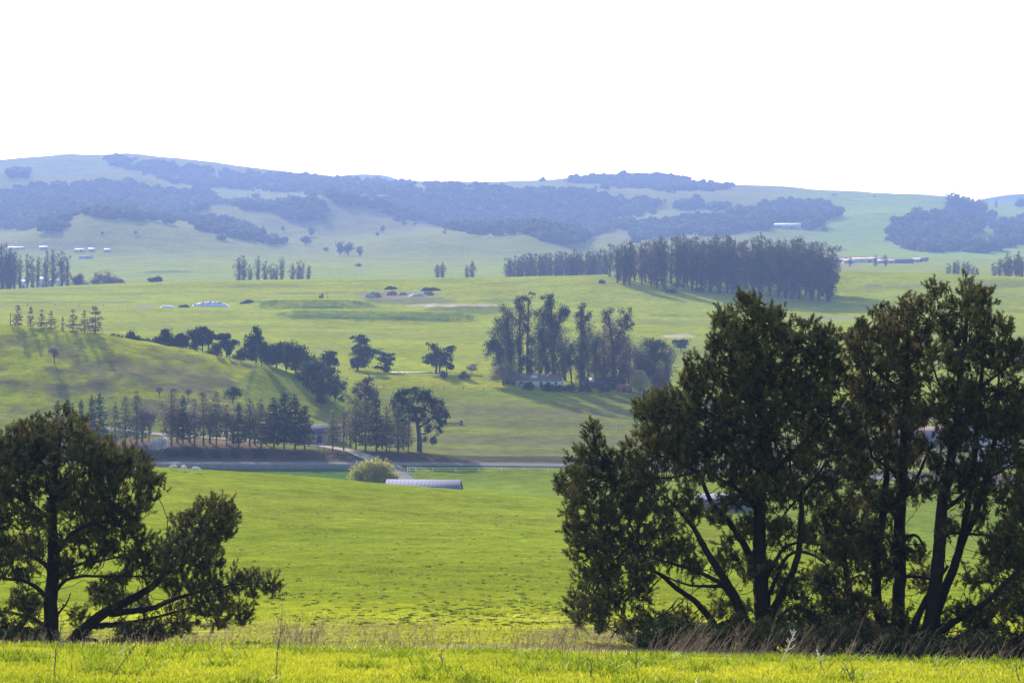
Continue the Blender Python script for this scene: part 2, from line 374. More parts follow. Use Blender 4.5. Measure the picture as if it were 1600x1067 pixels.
# ---- the ground sheet
def build_terrain():
    ys = np.exp(np.linspace(math.log(5.0), math.log(9500.0 + 25), 1050)) - 25
    s = np.concatenate([np.linspace(-.62, -.245, 50)[:-1], np.linspace(-.245, .245, 610), np.linspace(.245, .62, 50)[1:]])
    Yg, S = np.meshgrid(ys, s, indexing='ij')
    Xg = S * (Yg + 25)
    Z = H(Xg, Yg)
    Yc = np.maximum(Yg, 20)
    px = 800 + F * Xg / Yc; py = HZ - F * Z / Yc
    C = np.zeros(Xg.shape + (3,)); 
    def base(c): C[:] = c
    def mix(mask, c):
        C[:] = C * (1 - mask[..., None]) + np.array(c) * mask[..., None]
    n1 = fbm(Xg / 9, Yg / 9, 3); n2 = fbm(Xg / 60, Yg / 60, 3); n3 = fbm(Xg / 260, Yg / 260, 3)
    base((.20, .215, .013))
    mix(sstep(52, 56, Yg) * (1 - sstep(90, 130, Yg)) * sstep(-.12, .12, n1 + .05), (.15, .135, .05))
    mix(sstep(100, 160, Yg), (.118, .148, .011))
    mix(sstep(110, 160, Yg) * (1 - sstep(300, 380, Yg)) * sstep(.02, .22, n2) * .7, (.125, .145, .014))
    past = sstep(415, 440, Yg)
    mix(past, (.105, .140, .010))
    mix(past * (1 - sstep(520, 640, px)) * .8, (.035, .085, .02))  # left of the pasture darkened: its shade is painted into the colour
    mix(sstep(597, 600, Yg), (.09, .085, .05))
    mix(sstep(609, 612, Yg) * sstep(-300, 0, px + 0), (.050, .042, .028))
    fld = sstep(628, 634, Yg)
    mix(fld, (.125, .145, .016))
    mix(fld * (1 - sstep(650, 665, Yg)) * (1 - sstep(600, 680, px)), (.11, .13, .02))
    mix(fld * (1 - sstep(640, 650, Yg)) * (1 - sstep(380, 440, px)), (.12, .075, .05))
    mix(fld * (1 - sstep(790, 815, Yg)) * sstep(560, 640, px) * (.35 + .65 * sstep(-.1, .1, fbm(Xg / 60, Yg / 9, 3))), (.098, .098, .036))
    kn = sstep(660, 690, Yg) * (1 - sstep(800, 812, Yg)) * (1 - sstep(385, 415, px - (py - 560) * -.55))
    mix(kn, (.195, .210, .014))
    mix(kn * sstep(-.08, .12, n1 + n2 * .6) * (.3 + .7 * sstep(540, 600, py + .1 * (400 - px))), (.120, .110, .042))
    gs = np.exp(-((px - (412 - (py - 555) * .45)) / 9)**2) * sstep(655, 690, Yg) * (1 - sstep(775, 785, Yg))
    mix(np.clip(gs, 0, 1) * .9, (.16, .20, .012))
    tr = np.exp(-((px - (404 - (py - 555) * .30)) / 4)**2) * sstep(700, 720, Yg) * (1 - sstep(775, 785, Yg))
    mix(np.clip(tr, 0, 1) * .7, (.07, .07, .04))
    mid = sstep(812, 840, Yg)
    mix(mid, (.180, .205, .014))
    yel = np.exp(-((Yg - (838 + (px - 800) * .012)) / 9)**2)
    mix(np.clip(yel * sstep(560, 640, px) * 1.2, 0, 1), (.21, .215, .012))
    mix(mid * sstep(.0, .22, fbm(Xg / 80, Yg / 25, 3)) * .55, (.125, .140, .040))
    mix(mid * sstep(.02, .2, n3) * (1 - sstep(1500, 1600, Yg)) * .6, (.19, .215, .020))
    far = sstep(1560, 1650, Yg)
    mix(far, (.170, .195, .024))
    hil = sstep(2600, 3000, Yg)
    mix(hil, (.160, .165, .040))
    mix(hil * sstep(-.05, .2, fbm(Xg / 500, Yg / 500, 3)), (.150, .128, .065))
    mix(hil * sstep(1150, 1350, px), (.165, .220, .028))
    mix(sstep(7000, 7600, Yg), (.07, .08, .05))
    # bank faces: darker growth plus painted shade; bare patches, dry scrapes: real ground marks
    def ell(x, y, rx, ry, c, k=1.0, dmin=830, dmax=2600):
        d = ((px - x) / rx)**2 + ((py - y) / ry)**2 + 1.3 * n2 + .9 * n1
        mix((1 - sstep(.6, 1.25, d)) * k * ((Yg > dmin) & (Yg < dmax)), c)
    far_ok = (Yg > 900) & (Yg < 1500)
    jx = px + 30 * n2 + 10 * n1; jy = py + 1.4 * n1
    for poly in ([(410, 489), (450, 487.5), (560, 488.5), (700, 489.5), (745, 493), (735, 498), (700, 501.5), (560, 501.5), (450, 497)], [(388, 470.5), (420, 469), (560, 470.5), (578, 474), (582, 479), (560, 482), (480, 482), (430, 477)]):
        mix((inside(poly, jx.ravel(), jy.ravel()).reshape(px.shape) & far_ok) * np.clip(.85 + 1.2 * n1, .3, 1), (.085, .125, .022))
    ell(940, 990, 120, 12, (.13, .105, .065), .7, 70, 130)
    ell(740, 484, 70, 6, (.06, .085, .03), .7); ell(640, 470, 70, 6, (.11, .115, .05), .8)
    ell(620, 461, 62, 4.5, (.17, .14, .11), .9); ell(700, 477, 60, 1.6, (.30, .25, .21), .95); ell(755, 477, 30, 1.6, (.30, .25, .21), .95)
    ell(225, 479, 26, 3, (.19, .15, .12), .8); ell(640, 452, 60, 1.2, (.12, .12, .06), .6)
    ell(480, 458, 90, 1.0, (.10, .11, .05), .7); ell(80, 472, 70, 1.2, (.10, .11, .05), .6); ell(180, 472, 40, 1.5, (.12, .11, .06), .7)
    ell(760, 453, 70, 6, (.17, .175, .014), .6); ell(790, 470, 45, 3, (.10, .11, .05), .6)
    ell(1360, 447, 14, 2, (.12, .10, .10), .9); ell(1060, 525, 26, 2.2, (.32, .27, .23), .9)
    ell(1000, 493, 130, 1.0, (.09, .105, .05), .7); ell(1290, 498, 60, 2, (.16, .14, .12), .7)
    ell(1320, 417, 30, 2.5, (.22, .14, .11), .8); ell(1560, 447, 60, 4, (.10, .12, .045), .6)
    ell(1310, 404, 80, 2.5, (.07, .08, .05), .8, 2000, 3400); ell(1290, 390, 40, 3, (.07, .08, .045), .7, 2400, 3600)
    ell(260, 425, 45, 2.2, (.06, .075, .04), .7, 1900, 3000); ell(60, 384, 120, 8, (.135, .10, .065), .6, 2600, 4000)
    V = np.stack([Xg, Yg, Z], -1).reshape(-1, 3)
    nr, nc = Xg.shape
    i = np.arange(nr * nc).reshape(nr, nc)
    Q = np.stack([i[:-1, :-1], i[:-1, 1:], i[1:, 1:], i[1:, :-1]], -1).reshape(-1, 4)
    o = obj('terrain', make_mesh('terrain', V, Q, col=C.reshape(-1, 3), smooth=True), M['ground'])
    tag(o, 'rolling green pasture land rising to wooded hills', None, None, 'structure')
for px_, D_, rx_, ry_ in ((649, 874, 14, 5.0), (895, 1205, 10, 4.5)):
    c_ = ground(px_, D_); PONDS.append((c_[0], c_[1], rx_, ry_, c_[2] - .1))
build_terrain()

def ribbon(name, pts, width, mat, label, lift=.12, kind='structure'):
    """a road draped on the ground through world points (x, y)"""
    P = np.array(pts, float); d = np.r_[0, np.cumsum(np.hypot(*np.diff(P, axis=0).T))]
    t = np.linspace(0, d[-1], max(8, int(d[-1] / 2)))
    X = _smooth(np.interp(t, d, P[:, 0]), 7); Y = _smooth(np.interp(t, d, P[:, 1]), 7)
    T = np.stack([np.gradient(X), np.gradient(Y)], 1); T /= np.linalg.norm(T, axis=1)[:, None]
    N = np.stack([-T[:, 1], T[:, 0]], 1)
    V = []
    ws = np.linspace(-.5, .5, 5)
    for k in ws:
        x = X + N[:, 0] * width * k; y = Y + N[:, 1] * width * k
        V.append(np.stack([x, y, H(x, y) + lift], 1))
    V = np.stack(V, 1); m = len(X)
    i = np.arange(m * 5).reshape(m, 5)
    Q = np.stack([i[:-1, :-1], i[:-1, 1:], i[1:, 1:], i[1:, :-1]], -1).reshape(-1, 4)
    return tag(obj(name, make_mesh(name, V.reshape(-1, 3), Q, smooth=True), mat), label, None, None, kind)
def gxy(px, D): return ((px - 800) / F * D, D)
ribbon('road', [gxy(-500, 604), gxy(0, 604), gxy(500, 604), gxy(900, 604), gxy(1300, 604), gxy(2100, 604)], 6.5, M['asphalt'], 'grey country road along the valley floor', .18)
ribbon('side_road', [gxy(607, 606), gxy(618, 590), gxy(630, 565), gxy(643, 535), gxy(652, 505)], 5.0, M['asphalt'], 'grey side road running down to the barn', .26)
ribbon('driveway', [gxy(585, 612), gxy(540, 630), gxy(500, 641), gxy(440, 647), gxy(380, 650), gxy(290, 653), gxy(150, 660)], 4.2, M['gravel'], 'pale gravel drive behind the row of conifers', .2)
def pond(name, px, D, rx, ry, label, mat):
    c = ground(px, D); a = np.linspace(0, 2 * np.pi, 40, endpoint=False)
    r = 1 + .12 * np.sin(3 * a + 1) + .08 * np.sin(5 * a)
    x = c[0] + rx * r * np.cos(a); y = c[1] + ry * r * np.sin(a)
    zt = float(H(c[0], c[1])) + .06
    V = np.concatenate([np.stack([x, y, np.full(40, zt)], 1), np.stack([x, y, np.full(40, zt - 2)], 1), [[c[0], c[1], zt]]])
    T = [(80, i, (i + 1) % 40) for i in range(40)]; Q = [(i, i + 40, (i + 1) % 40 + 40, (i + 1) % 40) for i in range(40)]
    return tag(obj(name, make_mesh(name, V, Q, T), mat), label, None, None, 'structure')
pond('pond_water', 649, 874, 13, 4.4, 'thin bright pond below the two cypresses', M['water'])
pond('pond_water', 895, 1205, 9, 4, 'bright pond seen through the eucalyptus grove', M['water'])

# ------------------------------------------------------------------ big pines on the near bank
def catmull(P, step):
    P = np.asarray(P, float); out = []
    Q = np.concatenate([[2 * P[0] - P[1]], P, [2 * P[-1] - P[-2]]])
    for i in range(1, len(Q) - 2):
        n = max(2, int(np.linalg.norm(Q[i + 1, :3] - Q[i, :3]) / step))
        for t in np.linspace(0, 1, n, endpoint=False):
            out.append(.5 * (2 * Q[i] + (Q[i + 1] - Q[i - 1]) * t + (2 * Q[i - 1] - 5 * Q[i] + 4 * Q[i + 1] - Q[i + 2]) * t * t + (3 * Q[i] - Q[i - 1] - 3 * Q[i + 1] + Q[i + 2]) * t**3))
    out.append(Q[-2]); return np.array(out)

def big_pine(label, base, D, limbs, blobs, seed, mat, density=1.0, brown=.04, group=None):
    """limbs: [(px, py, depth offset m, radius m) ...]; blobs: (px, py, r px[, depth offset])"""
    g = np.random.default_rng(seed)
    def wp(px, py, o): return np.array([(px - 800) / F * (D + o), D + o, (HZ - py) / F * (D + o)])
    bx = wp(base[0], base[1], 0); bz = float(H(bx[0], bx[1])); B = np.array([bx[0], bx[1], bz])
    pos, par, rad0 = [], [], []
    for L in limbs:
        P = np.array([[*wp(p[0], p[1], p[2]), p[3]] for p in L])
        C = catmull(P, .16)
        C[1:, :3] += np.cumsum(g.normal(0, .012, (len(C) - 1, 3)), 0)
        if pos:
            d = np.linalg.norm(np.array(pos) - C[0, :3], axis=1); prev = int(np.argmin(d))
        else: prev = -1
        for k, c in enumerate(C):
            pos.append(c[:3]); par.append(prev); rad0.append(max(c[3], .012)); prev = len(pos) - 1
    nl = len(pos)
    A = []
    for b in blobs:
        r = b[2] / F * D * .90; b = (b[0], b[1] + 7 + .12 * b[2]) + tuple(b[2:])
        for rep in range(3):
            o = g.uniform(-1.9, 1.9) if len(b) < 4 else b[3] + g.uniform(-.8, .8)
            o *= min(1.6, .55 + r)
            m = max(2, int(19 * density * r**2 + 2))
            q = g.normal(size=(m, 3)); q /= np.linalg.norm(q, axis=1)[:, None]; q *= (g.random(m)**.4)[:, None] * r
            n = m * 9; u = np.repeat(q, 9, 0) + g.normal(size=(n, 3)) * (.11, .11, .15)
            jx, jy = g.normal(0, b[2] * .16, 2)
            A.append(wp(b[0] + jx, b[1] + jy, o) + u * (1, 1.15, .86))
    for k in range(int(95 * density)):
        i = int(g.choice(np.where(np.array(rad0[:nl]) > .05)[0]))
        v = g.normal(size=3) * (1, 1, .5); v /= np.linalg.norm(v); L_ = g.uniform(.35, 1.3)
        t_ = np.linspace(0, 1, 8)[:, None]; prev = i
        for c in np.array(pos[i]) + v * t_ * L_ + np.cumsum(g.normal(0, .03, (8, 3)), 0) + np.array([0, 0, 1]) * t_**2 * g.uniform(-.3, .4):
            pos.append(c); par.append(prev); rad0.append(.011); prev = len(pos) - 1
    nl = len(pos)
    A = np.concatenate(A); A = A[A[:, 2] > H(A[:, 0], A[:, 1]) + .25]
    step, kill = .17, .17
    pos = list(pos); nA = len(A)
    P0 = np.array(pos)
    near = np.full(nA, 1e9); ni = np.zeros(nA, int)
    def upd(start):
        Q = np.array(pos[start:])
        for s in range(0, len(Q), 256):
            q = Q[s:s + 256]
            d = np.linalg.norm(A[:, None] - q[None], axis=2); j = d.argmin(1); dm = d[np.arange(nA), j]
            m = dm < near; near[m] = dm[m]; ni[m] = start + s + j[m]
    upd(0); alive = near > kill
    for it in range(220):
        idx = np.where(alive)[0]
        if len(idx) == 0: break
        par_i = ni[idx]
        V = A[idx] - np.array([pos[i] for i in par_i]); V /= np.linalg.norm(V, axis=1)[:, None] + 1e-9
        acc = {}
        for i, v in zip(par_i, V): acc.setdefault(int(i), []).append(v)
        st = len(pos)
        for i, vs in acc.items():
            v = np.mean(vs, 0) + g.normal(0, .12, 3) + (0, 0, .05); n = np.linalg.norm(v)
            if n < .05: v = vs[0]; n = 1
            pos.append(np.array(pos[i]) + v / n * step); par.append(i); rad0.append(.004)
        upd(st)
        alive &= near > kill
        if len(pos) > 30000: break
    P = np.array(pos); N = len(P); par = np.array(par); rad0 = np.array(rad0)
    kids = np.zeros(N, int); np.add.at(kids, par[par >= 0], 1)
    leafn = np.where(kids == 0, 1.0, 0.0); hgt = np.zeros(N)
    for i in range(N - 1, -1, -1):
        if par[i] >= 0:
            leafn[par[i]] += leafn[i]; hgt[par[i]] = max(hgt[par[i]], hgt[i] + 1)
    rad = np.maximum(rad0, .0075 * np.maximum(leafn, 1)**.42); rad[:nl] = np.maximum(rad0[:nl], np.minimum(rad[:nl], rad0[:nl] * 1.3))
    # bark: one prism per branch step, overlapping at the joints
    e = np.where(par >= 0)[0]; a = P[par[e]]; b = P[e]
    ra = np.minimum(rad[par[e]], rad[e] * 1.6); rb = rad[e]
    d = b - a; ln = np.linalg.norm(d, axis=1); d /= ln[:, None] + 1e-9
    b = b + d * (rb * .5)[:, None]
    up = np.where(np.abs(d[:, 2:3]) < .85, [[0, 0, 1.0]], [[0, 1.0, 0]])
    u = np.cross(d, up); u /= np.linalg.norm(u, axis=1)[:, None]; v = np.cross(u, d)
    S = 6; th = np.arange(S) * 2 * np.pi / S
    ring = np.cos(th)[None, :, None] * u[:, None] + np.sin(th)[None, :, None] * v[:, None]
    VV = np.concatenate([a[:, None] + ring * ra[:, None, None], b[:, None] + ring * rb[:, None, None]], 1)
    base_i = np.arange(len(e))[:, None, None] * 2 * S
    q = np.array([(j, (j + 1) % S, S + (j + 1) % S, S + j) for j in range(S)])[None] + base_i
    root = thing('pine_tree', label, 'pine tree', B, group=group)
    me = make_mesh('trunk', VV.reshape(-1, 3) - B, q.reshape(-1, 4), smooth=True)
    obj('trunk', me, M['bark'], root)
    # needles: tufts on the thin twigs
    tip = np.where((np.arange(N) >= nl) & (hgt <= 1))[0]; mid = np.where((np.arange(N) >= nl) & (hgt > 1) & (hgt <= 3))[0]
    NS = 5                                     # whorls of needles along each upturned shoot
    sh = np.concatenate([tip, tip[g.random(len(tip)) < .6], mid])
    sdir = P[sh] - P[par[sh]]; sdir /= np.linalg.norm(sdir, axis=1)[:, None] + 1e-9
    sdir = sdir * .7 + np.array([0, 0, .75]) + g.normal(0, .32, (len(sh), 3)); sdir /= np.linalg.norm(sdir, axis=1)[:, None]
    slen = g.uniform(.12, .25, len(sh)); so_ = P[sh] + g.normal(0, .05, (len(sh), 3))
    al = np.tile(np.linspace(-.15, 1, NS), len(sh)); dirs = np.repeat(sdir, NS, 0)
    org = np.repeat(so_, NS, 0) + dirs * (al * np.repeat(slen, NS))[:, None]
    T = len(org); K = 11
    nd = dirs[:, None] * g.uniform(.2, .75, (T, K, 1)) + g.normal(0, .55, (T, K, 3)); nd /= np.linalg.norm(nd, axis=2)[..., None]
    L = g.uniform(.06, .115, (T, K, 1))
    o = org[:, None] + g.normal(0, .012, (T, K, 3))
    sd_ = np.cross(nd, g.normal(size=(T, K, 3))); sd_ /= np.linalg.norm(sd_, axis=2)[..., None] + 1e-9
    wd = g.uniform(.006, .011, (T, K, 1))
    tri = np.stack([o - sd_ * wd, o + sd_ * wd, o + nd * L + sd_ * wd * .4, o + nd * L - sd_ * wd * .4], 2)
    st_ = np.repeat(g.beta(1.5, 2.3, len(sh)) * .8, NS) ; dead = np.repeat(g.random(len(sh)), NS)
    tint = st_[:, None] + g.normal(0, .05, (T, K)) + .12 * (al[:, None] - .4)
    big = fbm(org[:, 0] / 1.1 + 9, org[:, 2] / 1.1 + org[:, 1] * .7, 2)
    tint = tint + big[:, None] * .45
    tint = np.where((dead < brown * (1 + 3 * (big > .12)))[:, None], .95, np.clip(tint, 0, .8))
    tint = np.repeat(tint[..., None], 4, 2)
    me = make_mesh('crown', tri.reshape(-1, 3) - B, np.arange(T * K * 4).reshape(-1, 4), tint=tint.reshape(-1))
    obj('crown', me, M[mat], root)
    # cones: dark clusters along the older twigs
    cw = np.where((np.arange(N) >= nl) & (hgt >= 3) & (hgt <= 9) & (g.random(N) < .10))[0]
    if len(cw):
        mb = MB()
        for i in cw:
            c = P[i] + g.normal(0, .03, 3) - B; ax = g.normal(size=3) + (0, 0, -.6); ax /= np.linalg.norm(ax)
            t_ = np.linspace(0, 1, 5)[:, None]
            mb.tube(c + ax * t_ * .11, np.array([.012, .035, .036, .022, .006]), 5)
        mb.build('cone', M['bark'], root, True)['kind'] = 'stuff'
    return root

big_pine('broad low pine at the left with a long low limb sweeping right over the grass', (82, 1006), 80,
 [[(82, 1018, 0, .34), (80, 985, 0, .27), (81, 940, 0, .24), (85, 890, 0, .22), (83, 840, .1, .18), (82, 790, .1, .14), (85, 730, .2, .10), (95, 670, .2, .04)],
  [(105, 1012, -.2, .26), (128, 985, -.3, .22), (160, 962, -.5, .19), (200, 940, -.6, .16), (235, 918, -.6, .13), (262, 895, -.6, .11), (285, 868, -.5, .08), (305, 838, -.4, .05), (322, 800, -.3, .02)],
  [(175, 958, -.5, .14), (225, 951, -.8, .11), (265, 935, -1.0, .08), (310, 922, -1.1, .05), (370, 908, -1.0, .03), (415, 908, -.9, .015)],
  [(150, 978, -.4, .12), (205, 972, -.2, .08), (250, 962, .1, .05), (300, 948, .2, .03)],
  [(128, 1000, -.3, .12), (148, 1001, -.6, .06), (156, 1008, -.7, .03)],
  [(88, 862, 0, .11), (118, 832, -.6, .09), (150, 815, -1.0, .06), (190, 818, -1.3, .035)],
  [(88, 905, 0, .09), (118, 884, .7, .07), (150, 878, 1.2, .05), (205, 866, 1.6, .03)],
  [(84, 925, 0, .08), (110, 905, -.8, .06), (165, 900, -1.5, .045), (240, 902, -2.0, .025)],
  [(80, 892, 0, .10), (55, 870, .6, .08), (25, 856, 1.0, .06), (-20, 850, 1.2, .04)],
  [(76, 938, 0, .09), (48, 912, -.6, .07), (10, 905, -1.0, .05), (-30, 900, -1.2, .03)],
  [(74, 978, 0, .09), (45, 965, .5, .06), (0, 955, .8, .04)],
  [(82, 812, 0, .08), (50, 790, -.8, .06), (15, 770, -1.4, .04), (-20, 760, -1.6, .02)],
  [(84, 770, 0, .07), (120, 745, .8, .05), (160, 735, 1.3, .03), (205, 735, 1.5, .02)],
  [(85, 740, 0, .06), (55, 715, 1.0, .04), (25, 690, 1.4, .02)],
  [(88, 962, 0, .05), (105, 945, -.5, .03), (110, 930, -.7, .02)]],
 [(65, 660, 28), (100, 668, 34), (40, 680, 34), (10, 690, 36), (-30, 700, 44), (70, 700, 48), (125, 690, 36), (155, 700, 36), (190, 716, 32), (222, 728, 24), (140, 735, 42), (185, 752, 40), (225, 760, 24),
  (30, 735, 48), (-25, 760, 50), (90, 760, 42), (60, 800, 36), (10, 800, 38), (130, 790, 40), (175, 790, 36), (215, 790, 22), (235, 742, 16), (100, 838, 24), (150, 825, 28), (195, 822, 26), (20, 845, 26), (-20, 855, 34),
  (240, 852, 30), (275, 860, 34), (205, 872, 24), (290, 815, 24), (318, 795, 28), (342, 792, 24), (330, 830, 30), (352, 818, 18), (300, 840, 28), (325, 868, 26), (250, 888, 26), (290, 895, 28), (330, 905, 28), (365, 898, 22), (395, 900, 20), (420, 912, 14), (350, 935, 26), (375, 955, 17), (310, 940, 28), (275, 955, 22), (240, 978, 20), (205, 985, 18), (265, 985, 16), (290, 985, 12), (340, 965, 14),
  (180, 895, 16), (150, 918, 13), (30, 930, 17), (5, 965, 26), (45, 985, 20), (-25, 980, 34), (15, 990, 22), (45, 940, 18), (110, 880, 16), (120, 955, 14), (165, 845, 20), (60, 850, 22), (-10, 880, 26), (40, 890, 14), (-40, 930, 40), (60, 990, 14), (215, 935, 13), (140, 865, 14), (180, 930, 12), (130, 990, 10)],
 11, 'pine', 1.0, .02)

big_pine('largest pine of the near bank with many limbs spreading left from its thick trunk', (1195, 1012), 80,
 [[(1198, 1030, 0, .42), (1196, 985, 0, .34), (1192, 930, 0, .28), (1188, 870, 0, .24), (1187, 800, 0, .21), (1190, 730, .1, .18), (1186, 650, .1, .14), (1180, 570, .1, .10), (1176, 510, 0, .06), (1174, 462, 0, .03)],
  [(1182, 1005, 0, .22), (1160, 965, -.5, .19), (1138, 918, -.9, .15), (1108, 872, -1.2, .12), (1088, 838, -1.3, .09), (1060, 800, -1.3, .06), (1030, 770, -1.2, .03)],
  [(1186, 905, 0, .16), (1168, 860, .5, .13), (1140, 815, .9, .10), (1112, 780, 1.1, .08), (1098, 745, 1.2, .06), (1075, 728, 1.2, .05), (1040, 715, 1.2, .03)],
  [(1150, 940, -.7, .11), (1125, 912, -1.3, .09), (1090, 895, -1.7, .07), (1055, 880, -1.9, .05), (1020, 870, -2.0, .03), (960, 850, -2.0, .02)],
  [(1120, 982, -.3, .10), (1088, 942, .2, .08), (1055, 920, .6, .07), (1025, 895, .9, .05), (985, 880, 1.1, .03), (940, 890, 1.2, .02)],
  [(1120, 915, -1.0, .07), (1085, 916, -1.2, .05), (1055, 908, -1.4, .035), (1030, 895, -1.5, .02)],
  [(1186, 800, 0, .12), (1158, 770, -.8, .09), (1128, 750, -1.3, .07), (1095, 735, -1.6, .05), (1050, 745, -1.8, .03), (990, 745, -1.9, .02)],
  [(1188, 735, 0, .10), (1150, 715, .8, .07), (1110, 700, 1.3, .05), (1060, 690, 1.6, .03)],
  [(1188, 690, 0, .09), (1140, 660, -1.0, .06), (1090, 640, -1.5, .04), (1040, 635, -1.6, .02)],
  [(1140, 660, -1.0, .05), (1085, 645, .2, .04), (1030, 638, .8, .03), (998, 634, .6, .014)],
  [(1085, 645, .2, .035), (1040, 625, -.4, .025), (1005, 622, -.6, .014)],
  [(1040, 715, 1.2, .03), (1000, 700, .6, .025), (975, 715, .2, .014)],
  [(1184, 630, 0, .08), (1150, 595, .9, .05), (1110, 575, 1.3, .03)],
  [(1182, 580, 0, .06), (1210, 550, -.6, .04), (1240, 530, -.9, .02)],
  [(1187, 660, 0, .08), (1225, 625, .8, .06), (1265, 590, 1.2, .03)],
  [(1190, 760, 0, .09), (1220, 725, -.8, .07), (1260, 690, -1.3, .05), (1300, 650, -1.4, .02)],
  [(1202, 965, 0, .16), (1226, 918, -.6, .13), (1245, 870, -.8, .11), (1250, 800, -.9, .09), (1247, 772, -.9, .08), (1262, 755, -.9, .06), (1290, 720, -1.0, .03)],
  [(1247, 775, -.9, .06), (1236, 740, -.6, .05), (1232, 690, -.3, .03)],
  [(1198, 900, 0, .10), (1218, 862, .7, .07), (1245, 846, 1.1, .05), (1290, 850, 1.3, .03)],
  [(1200, 930, 0, .09), (1228, 868, -1.2, .06), (1262, 862, -1.6, .05), (1292, 880, -1.7, .03)],
  [(1190, 860, 0, .07), (1215, 815, 1.2, .05), (1240, 785, 1.8, .03)],
  [(1200, 985, 0, .08), (1235, 950, 1.0, .06), (1275, 955, 1.5, .03)],
  [(1100, 745, 1.2, .04), (1103, 700, 1.1, .03), (1100, 660, 1.1, .02)],
  [(1010, 880, .5, .03), (960, 760, 0, .025), (935, 700, 0, .018), (924, 662, 0, .01)]],
 [(1172, 466, 18), (1178, 490, 30), (1140, 492, 22), (1206, 500, 26), (1150, 525, 38), (1190, 535, 42), (1120, 525, 20), (1112, 560, 24), (1230, 530, 32), (1265, 520, 26), (1290, 525, 24), (1285, 560, 34), (1240, 575, 40), (1190, 585, 46), (1140, 580, 42), (1085, 575, 24), (1085, 600, 30), (1125, 630, 40), (1075, 640, 34), (1030, 632, 30), (1008, 630, 18), (1060, 610, 22), (1170, 640, 44), (1225, 635, 40), (1275, 610, 38), (1305, 585, 24), (1300, 640, 32), (1260, 670, 38), (1205, 690, 34), (1140, 680, 40), (1090, 680, 36), (1040, 680, 34), (1010, 668, 22), (1000, 700, 28), (1055, 715, 32), (1110, 720, 26),
  (924, 664, 10, 0), (926, 690, 22, 0), (915, 715, 24, 0), (945, 712, 24, 0), (965, 728, 24, 0), (900, 735, 20), (878, 746, 12), (930, 745, 30), (975, 750, 30), (1010, 735, 28), (905, 775, 24), (945, 780, 32), (990, 785, 30), (1030, 775, 26), (910, 815, 26), (950, 825, 34), (1000, 825, 30), (1040, 810, 22), (910, 850, 24), (945, 865, 34), (990, 865, 26), (915, 890, 24), (955, 905, 30), (905, 930, 18), (930, 940, 24), (965, 935, 24), (1000, 915, 20), (905, 960, 10), (935, 965, 13), (1000, 890, 24), (1040, 860, 16), (1075, 800, 16), (1070, 770, 18),
  (1300, 690, 30), (1260, 715, 26), (1235, 740, 18), (1300, 740, 26), (1270, 770, 20), (1295, 800, 26), (1300, 850, 24), (1275, 900, 22), (1295, 940, 24), (1255, 945, 20), (1240, 985, 24), (1290, 985, 26), (1225, 765, 30), (1215, 825, 26), (1240, 905, 28), (1225, 965, 30), (1160, 820, 18), (1168, 765, 24), (1150, 725, 30), (1195, 745, 30), (1120, 800, 16), (1085, 790, 16), (1145, 775, 18), (1130, 850, 14), (1175, 890, 14), (1215, 880, 16), (1085, 880, 12), (1205, 720, 26), (1180, 710, 26), (1060, 850, 24), (1075, 965, 26), (1040, 965, 20), (1010, 965, 22), (975, 968, 16), (1255, 820, 22), (1140, 985, 16), (1155, 950, 12), (1125, 945, 10), (1130, 880, 9), (1150, 870, 10)],
 23, 'pine', 1.2, .008)

